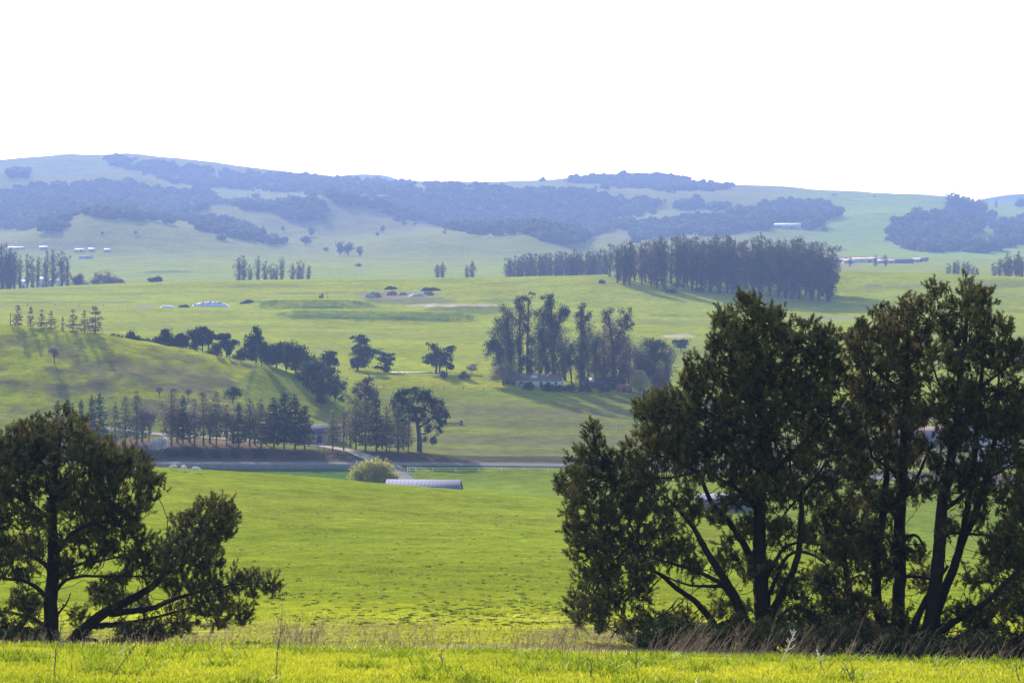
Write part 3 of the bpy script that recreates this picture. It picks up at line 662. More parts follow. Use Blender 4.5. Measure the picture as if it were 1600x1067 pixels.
big_pine('olive brown pine with two close upright stems, beside the largest pine on its right', (1390, 1012), 82,
 [[(1400, 1030, 0, .28), (1402, 960, 0, .24), (1404, 880, 0, .22), (1406, 800, 0, .20), (1412, 700, 0, .17), (1415, 600, 0, .12), (1420, 530, 0, .07), (1420, 465, 0, .03)],
  [(1392, 1020, .3, .24), (1376, 960, .5, .20), (1371, 880, .6, .17), (1385, 800, .6, .14), (1388, 720, .6, .10), (1378, 640, .6, .06), (1362, 560, .5, .03)],
  [(1345, 1030, -.4, .14), (1334, 950, -.4, .12), (1322, 880, -.4, .10), (1318, 830, -.4, .07), (1330, 770, -.3, .04)],
  [(1404, 790, 0, .08), (1432, 750, -.6, .06), (1458, 690, -.9, .03)],
  [(1410, 690, 0, .08), (1445, 655, .8, .05), (1475, 630, 1.2, .03)],
  [(1408, 765, 0, .07), (1395, 735, -.8, .05), (1365, 715, -1.3, .03)],
  [(1414, 620, 0, .07), (1385, 590, -.9, .05), (1350, 560, -1.3, .03)],
  [(1416, 580, 0, .05), (1440, 540, -.7, .03), (1452, 500, -.9, .02)],
  [(1372, 890, .6, .07), (1345, 850, 1.2, .05), (1310, 840, 1.6, .03)],
  [(1374, 930, .6, .06), (1350, 900, 1.5, .05), (1320, 915, 2.0, .03)],
  [(1404, 850, 0, .06), (1432, 835, -.6, .05), (1452, 860, -.9, .03)],
  [(1404, 905, 0, .08), (1420, 900, -.6, .06), (1450, 903, -.9, .05)]],
 [(1420, 468, 12), (1418, 490, 22), (1400, 510, 24), (1437, 470, 12), (1436, 500, 20), (1380, 488, 14), (1376, 515, 22), (1350, 505, 13), (1345, 530, 20), (1328, 525, 9), (1335, 555, 22), (1370, 550, 32), (1410, 545, 32), (1446, 540, 22), (1345, 590, 28), (1385, 595, 36), (1425, 590, 34), (1345, 630, 26), (1375, 640, 36), (1420, 640, 34), (1455, 620, 22), (1340, 670, 26), (1370, 690, 36), (1345, 720, 30), (1400, 710, 24), (1440, 690, 20), (1345, 760, 28), (1375, 770, 24), (1370, 820, 28), (1340, 815, 26), (1330, 870, 26), (1365, 880, 24), (1320, 920, 24), (1350, 930, 24), (1340, 970, 26), (1310, 985, 24), (1375, 985, 20), (1430, 855, 16), (1440, 895, 14), (1420, 760, 14), (1445, 760, 12), (1430, 980, 20), (1310, 780, 32), (1300, 900, 30), (1395, 850, 22), (1345, 1000, 30), (1400, 960, 26), (1325, 690, 26), (1350, 840, 32), (1290, 965, 30), (1310, 1010, 28), (1395, 780, 20), (1300, 840, 26), (1425, 700, 20)],
 37, 'pine_brown', 1.2, .015)

big_pine('tall dark pine at the right with several leaning stems fanning out of one base', (1448, 1030), 78,
 [[(1438, 1050, 0, .34), (1446, 1010, 0, .30), (1458, 945, 0, .25), (1467, 870, 0, .22), (1472, 790, 0, .19), (1486, 730, 0, .16), (1498, 660, 0, .14), (1502, 580, 0, .11), (1508, 510, 0, .07), (1512, 445, 0, .03)],
  [(1455, 985, .2, .18), (1475, 915, .6, .16), (1500, 845, .8, .14), (1525, 790, 1.0, .12), (1545, 720, 1.0, .09), (1558, 640, 1.0, .06), (1560, 560, .9, .03)],
  [(1500, 850, .8, .12), (1512, 790, .4, .11), (1522, 710, .2, .10), (1530, 620, .1, .08), (1538, 540, 0, .05), (1540, 490, 0, .02)],
  [(1462, 990, -.2, .14), (1500, 965, -.8, .12), (1545, 935, -1.2, .10), (1590, 890, -1.4, .08), (1630, 840, -1.4, .06), (1665, 770, -1.2, .03)],
  [(1480, 1008, 0, .14), (1520, 985, .5, .12), (1560, 945, .9, .09), (1600, 880, 1.1, .06), (1620, 800, 1.1, .03)],
  [(1418, 1035, .2, .17), (1424, 980, .2, .14), (1450, 920, .2, .09), (1475, 880, .3, .05)],
  [(1472, 800, 0, .09), (1505, 775, -.9, .07), (1550, 745, -1.5, .05), (1590, 720, -1.7, .03)],
  [(1478, 760, 0, .07), (1470, 730, .8, .05), (1450, 700, 1.2, .03)],
  [(1500, 640, 0, .07), (1535, 600, -.8, .05), (1575, 570, -1.2, .03)],
  [(1498, 640, 0, .06), (1470, 600, .8, .04), (1455, 560, 1.1, .02)],
  [(1505, 560, 0, .06), (1485, 520, -.7, .04), (1462, 490, -1.0, .02)],
  [(1475, 830, 0, .07), (1530, 838, .6, .05), (1600, 840, 1.0, .03)],
  [(1450, 990, 0, .07), (1480, 996, -.5, .05), (1520, 1000, -.8, .03)]],
 [(1512, 450, 16), (1505, 475, 26), (1462, 450, 12), (1465, 475, 18), (1530, 460, 20), (1535, 490, 24), (1480, 505, 24), (1505, 515, 26), (1545, 520, 20), (1570, 505, 11), (1568, 530, 18), (1590, 540, 12), (1580, 565, 22), (1540, 560, 28), (1500, 560, 28), (1470, 550, 18), (1520, 605, 34), (1560, 610, 34), (1595, 620, 24), (1480, 605, 18), (1540, 650, 34), (1580, 660, 34), (1620, 660, 34), (1510, 680, 20), (1480, 680, 16), (1560, 700, 30), (1600, 710, 32), (1640, 720, 36), (1585, 755, 28), (1625, 780, 34), (1555, 760, 18), (1590, 805, 26), (1630, 840, 34), (1560, 840, 18), (1530, 800, 12), (1580, 870, 22), (1550, 890, 18), (1610, 905, 26), (1580, 945, 24), (1540, 950, 18), (1620, 965, 28), (1560, 990, 22), (1520, 1005, 18), (1500, 950, 13), (1490, 1000, 14), (1600, 1005, 26), (1450, 640, 12), (1465, 720, 12), (1520, 900, 14), (1545, 860, 14), (1480, 640, 20), (1500, 730, 26), (1520, 760, 24), (1480, 820, 12), (1530, 720, 28), (1560, 660, 30), (1500, 1005, 26), (1470, 970, 16), (1580, 830, 30), (1600, 870, 30), (1540, 985, 26), (1600, 1010, 30), (1570, 920, 24), (1520, 960, 18), (1500, 640, 24), (1465, 760, 14)],
 41, 'pine', 1.2, .01)

big_pine('slender pine half out of the picture at the right edge behind the leaning stems', (1690, 1040), 88,
 [[(1690, 1050, 0, .26), (1682, 950, 0, .22), (1672, 850, 0, .18), (1660, 740, 0, .14), (1650, 640, 0, .09), (1640, 560, 0, .03)],
  [(1675, 860, 0, .10), (1640, 810, .5, .07), (1600, 790, .9, .04)],
  [(1662, 760, 0, .08), (1630, 710, -.6, .05), (1600, 690, -.9, .03)]],
 [(1640, 580, 22), (1650, 620, 34), (1612, 650, 28), (1660, 680, 44), (1610, 720, 30), (1660, 750, 44), (1600, 780, 26), (1640, 820, 40), (1690, 800, 44), (1610, 860, 26), (1660, 900, 40), (1620, 950, 24)],
 53, 'pine_brown', .9, .01)
# ------------------------------------------------------------------ trees of the valley
ORD = ['first', 'second', 'third', 'fourth', 'fifth', 'sixth', 'seventh', 'eighth', 'ninth', 'tenth', 'eleventh', 'twelfth', 'thirteenth', 'fourteenth', 'fifteenth', 'sixteenth', 'seventeenth', 'eighteenth', 'nineteenth', 'twentieth']
def leaf_cloud(ell, n, size, g, clumps=9, spread=.30, flat=0.0, up=0.0):
    """n small leaf faces in clumps near the surface of ellipsoids (x, y, z, rx, ry, rz)"""
    E = np.asarray(ell, float)
    wgt = (E[:, 3] * E[:, 5]); wgt = wgt / wgt.sum()
    C, R_, Wc = [], [], []
    for e, wt in zip(E, wgt):
        k = max(3, int(clumps * (.6 + .4 * wt * len(E))))
        u = g.normal(size=(k, 3)); u /= np.linalg.norm(u, axis=1)[:, None]; u *= (.35 + .6 * g.random(k)**.6)[:, None]
        C.append(e[:3] + u * e[3:]); R_.append(np.repeat(e[None, 3:], k, 0) * spread * g.uniform(.6, 1.25, (k, 1))); Wc.append(np.full(k, wt / k) * g.uniform(.5, 1.5, k))
    C = np.concatenate(C); R_ = np.concatenate(R_); Wc = np.concatenate(Wc); Wc /= Wc.sum()
    idx = g.choice(len(C), n, p=Wc)
    P = C[idx] + np.clip(g.normal(size=(n, 3)), -1.9, 1.9) * R_[idx]
    nrm = g.normal(size=(n, 3)) + (0, 0, flat * 2); nrm /= np.linalg.norm(nrm, axis=1)[:, None]
    a = np.cross(nrm, g.normal(size=(n, 3)) * (1, 1, 1 + up)); a /= np.linalg.norm(a, axis=1)[:, None] + 1e-9
    b = np.cross(nrm, a)
    s = size * g.uniform(.6, 1.4, (n, 1)); r = g.uniform(.45, .9, (n, 1))
    V = np.stack([P - a * s * .5, P + b * s * r * .5, P + a * s * .5, P - b * s * r * .5], 1)
    ct = np.clip(g.beta(2, 2.6, len(C)) * .8, 0, .8)
    t = np.clip(ct[idx] + g.normal(0, .07, n), 0, .8)
    return V.reshape(-1, 3), np.repeat(t, 4)
def leaf_mesh(name, V, t): return make_mesh(name, V, np.arange(len(V)).reshape(-1, 4), tint=t)

def traced(name, label, cat, base, trunks, blobs, n, size, mat, group=None, D=None, bark='bark_far', seed=None, depth=.8, spread=.30, clumps=9, dmin=400, flat=0, yaw=None):
    """a tree whose limbs and crown masses follow the one in the photo: real size at its own distance"""
    B = ground(base[0], D) if D else place(base[0], base[1], dmin)
    s = B[1] / F
    g = np.random.default_rng(seed if seed is not None else int(base[0] * 7 + base[1] * 13))
    root = thing(name, label, cat, B, group=group)
    loc = lambda x, y, o=0: np.array([(x - base[0]) * s, o, (base[1] - y) * s])
    mb = MB()
    for tk in trunks:
        P = catmull([loc(p[0], p[1], (p[3] if len(p) > 3 else g.normal(0, .3)) if i else 0).tolist() + [p[2] * s * .5] for i, p in enumerate(tk)], 1.2)
        if P[0, 2] < .5: P[0, 2] -= .8
        mb.tube(P[:, :3], np.maximum(P[:, 3], .05), 6)
    if trunks: mb.build('trunk', M[bark], root, True)
    E = []
    for b in blobs:
        ry = b[3] if len(b) > 3 else b[2]
        rx = b[2] * s; rz = ry * s; rd = max(rx, min(rz, rx * 1.4)) * depth
        E.append((*loc(b[0], b[1], g.normal(0, rd * .5)), rx, rd, rz))
    V, t = leaf_cloud(E, int(n * 1.9), size * .8, g, int(clumps * 1.3), spread * 1.1, flat)
    obj('crown', leaf_mesh('crown', V, t), M[mat], root)
    return root

# ---- prototypes that rows and woods are copied from (height 1 x crown radius about 0.2)
def proto_conifer(name, seed, tiers, br, n_leaf, leaf, mat, bark, bare=.12, top=.5):
    g = np.random.default_rng(seed); mb = MB(); L = []; tl = []
    mb.tube([(0, 0, -.06), (0, 0, .3), (.006, 0, .7), (0, 0, 1.0)], [.016, .013, .008, .002], 6)
    for k in range(tiers):
        z = bare + (1 - bare) * (k + g.uniform(-.3, .3)) / tiers
        rl = br * (1 - (z - bare) / (1 - bare))**.75 * (.55 + .45 * min(1, (z - bare) * 7 + .3))
        m = int(g.integers(4, 7)); a0 = g.uniform(0, 6.28)
        for j in range(m):
            a = a0 + 6.28 * j / m + g.normal(0, .25); ln = rl * g.uniform(.55, 1.25) + .015
            t = np.linspace(0, 1, 5)
            dr = g.uniform(-.05, .25)
            P = np.stack([np.cos(a) * t * ln, np.sin(a) * t * ln, z + ln * (dr * t - .25 * t**2 + .18 * t**3)], 1)
            mb.tube(P, np.linspace(.0042, .001, 5), 4, False)
            q = max(3, int(n_leaf * (ln / br)))
            tt = g.uniform(.2, 1.05, q)
            c = np.stack([np.interp(tt, t, P[:, i]) for i in range(3)], 1) + g.normal(0, .016, (q, 3))
            L.append(c); tl.append(np.full(q, g.beta(2, 2.6) * .8))
    C = np.concatenate(L); tv = np.clip(np.concatenate(tl) + g.normal(0, .08, len(C)), 0, .8); n = len(C)
    nr = g.normal(size=(n, 3)) + (0, 0, .7); nr /= np.linalg.norm(nr, axis=1)[:, None]
    a = np.cross(nr, g.normal(size=(n, 3))); a /= np.linalg.norm(a, axis=1)[:, None]; b = np.cross(nr, a)
    s = leaf * g.uniform(.6, 1.4, (n, 1))
    V = np.stack([C - a * s, C + b * s * .5, C + a * s, C - b * s * .5], 1).reshape(-1, 3)
    return mb.mesh('trunk', True), leaf_mesh('crown', V, np.repeat(tv, 4)), bark, mat
def proto_euc(seed, n, leaf, mat='euc', stems=3, wid=.16, low=.22):
    g = np.random.default_rng(seed); mb = MB(); E = []
    for k in range(stems):
        dx, dy = (0, 0) if k == 0 else g.normal(0, wid * .55, 2); hh = 1.0 if k == 0 else g.uniform(.72, .97)
        t = np.linspace(0, 1, 7)
        P = np.stack([dx * t**.7 + .012 * np.sin(t * 7 + k), dy * t**.7, -.05 + t * (hh * .97 + .05)], 1)
        mb.tube(P, np.linspace(.017, .003, 7), 6)
        z = low + g.uniform(0, .08)
        while z < hh:
            r = wid * g.uniform(.36, .62) * (1.0 if z < hh * .8 else .62)
            o = g.normal(0, wid * .30, 2)
            c = (np.interp(z, P[:, 2], P[:, 0]) + o[0], np.interp(z, P[:, 2], P[:, 1]) + o[1], min(z, hh - r * .8))
            E.append((*c, r, r, r * 1.25)); z += r * g.uniform(.65, 1.05)
            if g.random() < .6: mb.tube([(np.interp(z - .08, P[:, 2], P[:, 0]), np.interp(z - .08, P[:, 2], P[:, 1]), z - .08), c], [.005, .002], 4, False)
    V, t = leaf_cloud(E, n, leaf, g, 5, .36)
    return mb.mesh('trunk', True), leaf_mesh('crown', V, t), 'bark_far', mat
def proto_round(seed, n, leaf, mat, bark='bark_far', trunk=.2, rx=.42, blobs=7):
    g = np.random.default_rng(seed); mb = MB(); E = []
    for k in range(blobs):
        u = g.normal(size=3); u /= np.linalg.norm(u); u *= g.uniform(.25, .55)
        c = np.array([u[0] * rx, u[1] * rx, trunk + (1 - trunk) * (.52 + u[2] * .5)]); r = g.uniform(.40, .62)
        E.append((*c, rx * r, rx * r, (1 - trunk) * .5 * r))
        mb.tube([(0, 0, trunk * .6), tuple(c * (.6, .6, .8)), tuple(c)], [.02, .012, .004], 5, False)
    mb.tube([(0, 0, -.08), (0, 0, trunk), (0, 0, trunk + .25)], [.035, .028, .016], 6)
    V, t = leaf_cloud(E, n, leaf, g, 8, .34)
    return mb.mesh('trunk', True), leaf_mesh('crown', V, t), bark, mat
def stand(proto, name, label, cat, B, h, wscale, rz, group=None):
    """a tree standing at B from a prototype pair of meshes"""
    root = thing(name, label, cat, B, rz, group); root.scale = (h * wscale, h * wscale, h)
    obj('trunk', proto[0], M[proto[2]], root); obj('crown', proto[1], M[proto[3]], root)
    return root
_first = {}
def grow(key, proto, name, label, cat, B, h, wscale=1.0, group=None):
    rz = random.uniform(0, 6.28)
    if key not in _first:
        _first[key] = stand(proto, name, label, cat, B, h, wscale, rz, group); return _first[key]
    return dup(_first[key], B, rz, (h * wscale, h * wscale, h), label, group)
def grow_px(key, proto, name, label, cat, x, yb, yt, wscale=1.0, group=None, dmin=400, D=None):
    B = ground(x, D) if D else place(x, yb, dmin)
    h = (yb - yt) / F * B[1]
    return grow(key, proto, name, label, cat, B, h, wscale, group)

# sparse young conifers along the top of the knoll
PK = [proto_conifer('k', 100 + i, 10, .30, 20, .034, 'dry_conif', 'bark_far', .04) for i in range(3)]
KN = [(28, 510, 474, 1.15), (48, 511, 476, .8), (65, 512, 479, 1.0), (80, 513, 480, 1.1), (98, 515, 491, .6), (114, 517, 480, 1.0), (132, 519, 482, 1.05), (149, 522, 477, 1.2)]
for i, (x, yb, yt, ws) in enumerate(KN):
    grow_px('knoll%d' % (i % 3), PK[i % 3], 'young_conifer', '%s sparse dry conifer from the left in the row on the knoll top' % ORD[i] if i != 4 else 'smallest and thinnest of the sparse dry conifers on the knoll top', 'conifer', x, yb, yt, ws, 'sparse conifers on the knoll top', D=772)

# dark cypresses behind the knoll, falling away to the right
traced('cypress_bush', 'wide dark cypress bush behind the knoll, next to the sparse conifers', 'cypress', (176, 522), [[(176, 524, 3), (176, 512, 2)]], [(166, 513, 9, 6), (178, 511, 12, 8), (188, 515, 8, 5)], 1500, .8, 'cyp', 'cypresses along the knoll edge', D=800)
traced('cypress', 'low spiky dark cypress behind the knoll with a pointed left shoulder', 'cypress', (211, 530), [[(211, 532, 3), (209, 515, 2)]], [(203, 515, 8, 7), (210, 511, 8, 9), (222, 517, 8, 5), (214, 520, 13, 6), (205, 507, 5, 4)], 1500, .8, 'cyp', 'cypresses along the knoll edge', D=800)
traced('cypress', 'broad dark dome shaped cypress on the knoll edge', 'cypress', (256, 538), [[(258, 540, 3), (257, 515, 2)]], [(246, 521, 14, 9), (260, 510, 12, 12), (266, 520, 12, 11), (240, 525, 11, 6), (258, 527, 18, 6), (259, 500, 6, 4)], 2400, .8, 'cyp', 'cypresses along the knoll edge', D=802)
traced('cypress', 'small dark cypress with bare stems on the knoll edge', 'cypress', (287, 543), [[(286, 544, 2), (284, 525, 2)], [(290, 544, 2), (290, 525, 1.5)]], [(282, 516, 9, 8), (290, 519, 9, 9), (280, 524, 7, 5)], 1200, .8, 'cyp', 'cypresses along the knoll edge', D=800)
traced('cypress', 'tall many stemmed cypress with a wide flat crown on the knoll edge', 'cypress', (315, 549), [[(310, 551, 2.5), (306, 528, 2), (302, 512, 1.5)], [(316, 551, 2), (316, 522, 2)], [(322, 551, 2.5), (326, 525, 2), (328, 514, 1.5)]], [(303, 505, 10, 6), (316, 503, 11, 6), (326, 509, 8, 7), (310, 514, 13, 8), (320, 518, 11, 8), (305, 525, 7, 6)], 2200, .8, 'cyp', 'cypresses along the knoll edge', D=802)
traced('cypress', 'open forked cypress leaning right on the knoll edge', 'cypress', (350, 552), [[(348, 554, 2.5), (345, 525, 2), (342, 512, 1)], [(352, 554, 2.5), (356, 528, 2), (362, 516, 1)]], [(342, 508, 9, 6), (352, 508, 8, 6), (361, 516, 9, 5), (346, 517, 12, 6), (356, 524, 9, 6)], 1700, .8, 'cyp', 'cypresses along the knoll edge', D=802)
traced('cypress', 'tallest dark cypress on the knoll edge with a stepped crown', 'cypress', (400, 562), [[(400, 564, 4), (400, 530, 3), (399, 505, 2)]], [(401, 500, 8, 8), (396, 510, 11, 8), (408, 512, 9, 8), (390, 522, 11, 7), (405, 526, 14, 10), (392, 535, 10, 8), (412, 535, 8, 10), (399, 494, 4, 4)], 2600, .8, 'cyp', 'cypresses along the knoll edge', D=803)
PR = [proto_round(200 + i, 1200, .085, 'cyp', trunk=.22) for i in range(2)]
for i, (x, yb, yt, lab) in enumerate([(339, 549, 526, 'round lollipop shaped dark tree in front of the knoll edge cypresses'), (358, 552, 532, 'smaller dark round tree just right of the lollipop tree'), (377, 555, 531, 'third of the small dark round trees in line on the knoll edge'), (409, 558, 524, 'upright oval dark tree in front of the tallest cypress')]):
    grow_px('lolli%d' % (i % 2), PR[i % 2], 'round_tree', lab, 'tree', x, yb, yt, .85, 'small round trees on the knoll edge', D=776)
# pines on the ridge to the right of the knoll
traced('ridge_pine', 'bushy dark pine on the ridge between the tallest cypress and the big sunlit pine', 'pine', (432, 566), [[(432, 568, 3), (432, 545, 2)]], [(427, 533, 10, 9), (440, 532, 11, 10), (424, 545, 8, 8), (437, 545, 12, 9), (430, 552, 12, 6)], 2200, .75, 'oak', 'pines on the ridge', D=790)
traced('ridge_pine', 'second bushy pine of the ridge, browner and rounder', 'pine', (462, 576), [[(462, 578, 3), (462, 550, 2)]], [(456, 535, 11, 9), (470, 537, 12, 9), (452, 547, 9, 9), (465, 551, 14, 9), (478, 548, 8, 8), (460, 560, 12, 7)], 2200, .75, 'oak', 'pines on the ridge', D=778)
traced('ridge_pine', 'dark spiky pine top showing behind the big ridge pine', 'pine', (516, 590), [[(514, 590, 3), (512, 550, 2)]], [(510, 540, 11, 6), (520, 538, 7, 5), (514, 550, 13, 8), (523, 548, 5, 4), (515, 562, 12, 8)], 1300, .75, 'cyp', 'pines on the ridge', D=800)
traced('ridge_pine', 'big spreading pine on the sunlit ridge slope casting a long shadow', 'pine', (503, 606), [[(502, 612, 6), (500, 585, 5), (497, 560, 3), (490, 545, 2)], [(501, 592, 4), (515, 575, 3), (528, 568, 2)], [(500, 588, 4), (482, 570, 3), (470, 560, 2)]],
       [(488, 545, 13, 9), (500, 550, 13, 10), (476, 553, 12, 8), (468, 563, 9, 7), (512, 557, 11, 9), (485, 562, 16, 9), (500, 568, 16, 10), (522, 568, 10, 7), (534, 576, 7, 5), (515, 578, 14, 8), (492, 580, 16, 9), (505, 590, 14, 8), (524, 590, 10, 6), (535, 599, 6, 4), (478, 574, 9, 7), (499, 600, 12, 6)], 4200, .72, 'oak', 'pines on the ridge', D=742)
# windswept cypresses in the field behind
traced('windswept_cypress', 'tall windswept cypress with a flat leaning top in the middle field', 'cypress', (562, 563), [[(558, 565, 4), (562, 540, 3), (563, 520, 2)], [(562, 540, 2), (585, 532, 1.5), (600, 530, 1)]],
       [(556, 512, 7, 3), (566, 510, 6, 3), (563, 519, 10, 5), (570, 517, 6, 4), (560, 529, 10, 6), (570, 530, 9, 7), (563, 541, 13, 8), (575, 540, 10, 7), (554, 549, 7, 8), (568, 551, 12, 7), (580, 531, 8, 3), (552, 556, 5, 5)], 2600, .8, 'cyp', 'windswept cypresses in the middle field', D=880, flat=.5)
traced('windswept_cypress', 'smaller windswept cypress joined to the tall one by a level branch', 'cypress', (602, 566), [[(602, 568, 3), (601, 550, 2), (598, 537, 1.5)]],
       [(592, 536, 9, 3), (605, 539, 10, 3), (600, 545, 9, 4), (611, 546, 6, 3), (603, 553, 9, 4), (597, 560, 8, 3), (605, 561, 7, 3), (590, 559, 6, 2)], 1300, .8, 'cyp', 'windswept cypresses in the middle field', D=876, flat=.5)
traced('windswept_cypress', 'lone windswept cypress with a spread fan crown right of the pond', 'cypress', (685, 571), [[(681, 573, 3.5), (682, 555, 3), (680, 535, 2)], [(687, 573, 3), (688, 552, 2.5), (700, 538, 1.5)], [(698, 571, 2), (698, 558, 1.5)]],
       [(676, 527, 8, 4), (684, 533, 11, 4), (699, 534, 9, 4), (707, 530, 6, 2), (672, 545, 10, 5), (686, 543, 14, 6), (700, 545, 8, 6), (680, 554, 12, 6), (694, 555, 11, 6), (703, 560, 6, 6), (668, 552, 6, 3)], 2200, .8, 'cyp', 'windswept cypresses in the middle field', D=868, flat=.5)
# trees by the house
traced('brownish_tree', 'tall loose brownish tree above the conifer row, left of the umbrella pine', 'tree', (573, 632), [[(575, 640, 5), (576, 600, 4), (574, 565, 2)]], [(574, 562, 10, 7), (566, 572, 13, 8), (580, 575, 12, 9), (570, 585, 16, 9), (585, 592, 11, 10), (562, 595, 14, 8), (556, 578, 6, 6), (578, 605, 14, 10)], 2600, .6, 'euc_red', D=720)
traced('dark_shrub', 'dark rounded shrub at the foot of the loose brownish tree', 'shrub', (562, 630), [[(562, 636, 3), (562, 615, 2)]], [(550, 613, 10, 9), (565, 609, 14, 10), (578, 614, 10, 8), (560, 620, 14, 7)], 1800, .6, 'cyp', D=708)
traced('umbrella_pine', 'large dark umbrella pine with a thick bare trunk beside the conifer row', 'pine', (655, 692), [[(655, 698, 8), (655, 670, 7), (652, 645, 6), (645, 622, 4), (632, 610, 2)], [(653, 648, 5), (662, 628, 4), (670, 612, 2)], [(654, 655, 4), (674, 640, 3), (688, 625, 2)], [(655, 665, 3), (670, 662, 2), (680, 655, 1)]],
       [(620, 607, 10, 7), (632, 601, 13, 7), (648, 598, 14, 6), (662, 602, 12, 7), (617, 619, 9, 8), (635, 613, 14, 8), (653, 612, 15, 9), (671, 614, 10, 9), (625, 630, 10, 9), (640, 630, 13, 9), (660, 628, 12, 8), (683, 618, 12, 9), (692, 630, 9, 9), (680, 635, 13, 9), (690, 645, 9, 7), (635, 643, 10, 6), (665, 642, 9, 6), (672, 655, 9, 7), (685, 660, 7, 6), (665, 672, 5, 5), (677, 673, 7, 6), (647, 640, 8, 6)], 6000, .55, 'cyp', None, D=634)
# row of conifers along the road
PC = [proto_conifer('c', 300 + i, (16, 13, 17, 16)[i], (.21, .19, .24, .22)[i], (30, 18, 34, 42)[i], .019, ('conif', 'dry_conif', 'conif', 'conif_dk')[i], 'bark_far', (.16, .2, .12, .13)[i]) for i in range(4)]
ROW = [(90, 690, 619, 3), (108, 690, 617, 3), (127, 692, 614, 3), (143, 693, 617, 3), (156, 694, 616, 3), (180, 695, 622, 2), (196, 696, 612, 0), (214, 697, 611, 2), (268, 698, 613, 0), (286, 701, 618, 3), (304, 702, 624, 1), (318, 703, 622, 1), (338, 704, 608, 0), (354, 704, 634, 1), (373, 704, 630, 3), (390, 705, 622, 0), (408, 705, 626, 2)]
ROW2 = [(520, 706, 640, 0), (537, 706, 634, 1), (556, 708, 622, 0), (571, 709, 621, 2), (588, 710, 624, 3), (604, 710, 634, 0), (622, 711, 636, 2), (638, 711, 658, 1)]
for i, (x, yb, yt, k) in enumerate(ROW):
    grow_px('row%d' % k, PC[k], 'row_conifer', '%s slender conifer from the left in the row left of the small house' % ORD[i], 'conifer', x, yb, yt + random.uniform(-4, 9), random.uniform(.8, 1.35), 'conifers in the row along the road', D=632 + random.uniform(-2, 3))
for i, (x, yb, yt, k) in enumerate(ROW2):
    grow_px('row%d' % k, PC[k], 'row_conifer', '%s slender conifer from the left in the row right of the small house' % ORD[i], 'conifer', x, yb, yt, random.uniform(1.0, 1.3), 'conifers in the row along the road', D=629 + random.uniform(-1.5, 2))
PM = [proto_round(420 + i, 1500, .05, ('willow_gr', 'conif', 'bare')[i], 'bark_pale', .28, .5, 9) for i in range(3)]
for i, (x, yb, yt, k, lab) in enumerate([(222, 694, 632, 1, 'loose olive broadleaf tree at the left of the conifer row'), (277, 694, 628, 2, 'hazy bare tree behind the conifer row, right of the white blossom'), (296, 694, 630, 0, 'pale olive tree behind the conifer row, second from the white blossom'), (328, 694, 626, 1, 'rounded olive tree behind the middle of the conifer row'), (364, 694, 632, 0, 'pale rounded tree just right of the pale blossoming tree'), (398, 696, 634, 2, 'bare hazy tree behind the yard lamp'), (416, 698, 640, 1, 'short olive tree filling the gap before the full dark conifers'), (547, 699, 640, 2, 'bare brownish tree behind the row right of the small house'), (597, 702, 646, 1, 'olive bushy tree behind the row left of the umbrella pine'), (630, 704, 650, 1, 'olive bushy tree at the foot of the umbrella pine')]):
    grow_px('mixed%d' % k, PM[k], 'broadleaf_tree', lab, 'tree', x, yb, yt, random.uniform(.75, 1.0), 'broadleaf trees among the conifers', D=638 + random.uniform(-1, 3))
PF = [proto_round(430 + i, 2600, .055, ('oak', 'cyp')[i], 'bark_far', .12, .6, 10) for i in range(2)]
for i, (x, D, h, k, lab) in enumerate([(232, 803, 5.2, 1, 'low dark tree between the spiky cypress and the dome cypress'), (272, 806, 5.5, 1, 'low dark tree tucked right of the dome shaped cypress'), (332, 806, 6.5, 1, 'low dark tree under the gap left of the forked cypress'), (374, 804, 6.5, 1, 'dark tree filling the gap left of the tallest cypress'), (418, 794, 8.0, 0, 'bushy tree joining the tallest cypress to the ridge pines'), (447, 786, 8.8, 0, 'bushy tree between the two bushy ridge pines'), (482, 772, 9.5, 0, 'bushy tree at the left shoulder of the big ridge pine'), (524, 752, 8.0, 0, 'bushy tree at the right foot of the big ridge pine')]):
    B = ground(x, D); grow('fill%d' % k, PF[k], 'bushy_tree', lab, 'tree', B, h, random.uniform(.8, 1.0), 'trees filling the ridge line')
PD = [proto_conifer('d', 350 + i, 19, .27, 52, .021, 'conif_dk', 'bark_far', .13) for i in range(2)]
for i, (x, yb, yt, lab) in enumerate([(428, 708, 628, 'full dark conifer with a pointed top, left of the pair by the small house'), (444, 708, 617, 'tallest full dark conifer left of the small house'), (461, 708, 622, 'dark round topped conifer of the clump left of the small house'), (476, 708, 638, 'lower dark conifer touching the left side of the small house')]):
    grow_px('full%d' % (i % 2), PD[i % 2], 'full_conifer', lab, 'conifer', x, yb, yt, random.uniform(1.0, 1.2), 'full conifers beside the small house', D=630)
PB = [proto_round(400 + i, 1500, .05, 'bare', 'bark_pale', .3, .5, 9) for i in range(2)]
for i, (x, yb, yt, D, ws, lab) in enumerate([(85, 577, 548, 727, .9, 'bare reddish shrub tree alone on the knoll slope'), (233, 700, 638, 633, .42, 'bare pinkish tree in the conifer row behind the white blossom'), (249, 622, 601, 700, .8, 'first bare fruit tree from the left at the foot of the knoll'), (270, 622, 602, 700, .9, 'second bare fruit tree from the left at the foot of the knoll'), (294, 623, 604, 700, .9, 'third bare fruit tree from the left at the foot of the knoll'), (316, 624, 605, 700, .9, 'fourth bare fruit tree from the left at the foot of the knoll'), (992, 602, 566, 848, .8, 'bare pinkish tree among the farm sheds behind the round willow')]):
    grow_px('bare%d' % (i % 2), PB[i % 2], 'bare_tree', lab, 'bare tree', x, yb, yt, ws, 'bare trees', D=D)
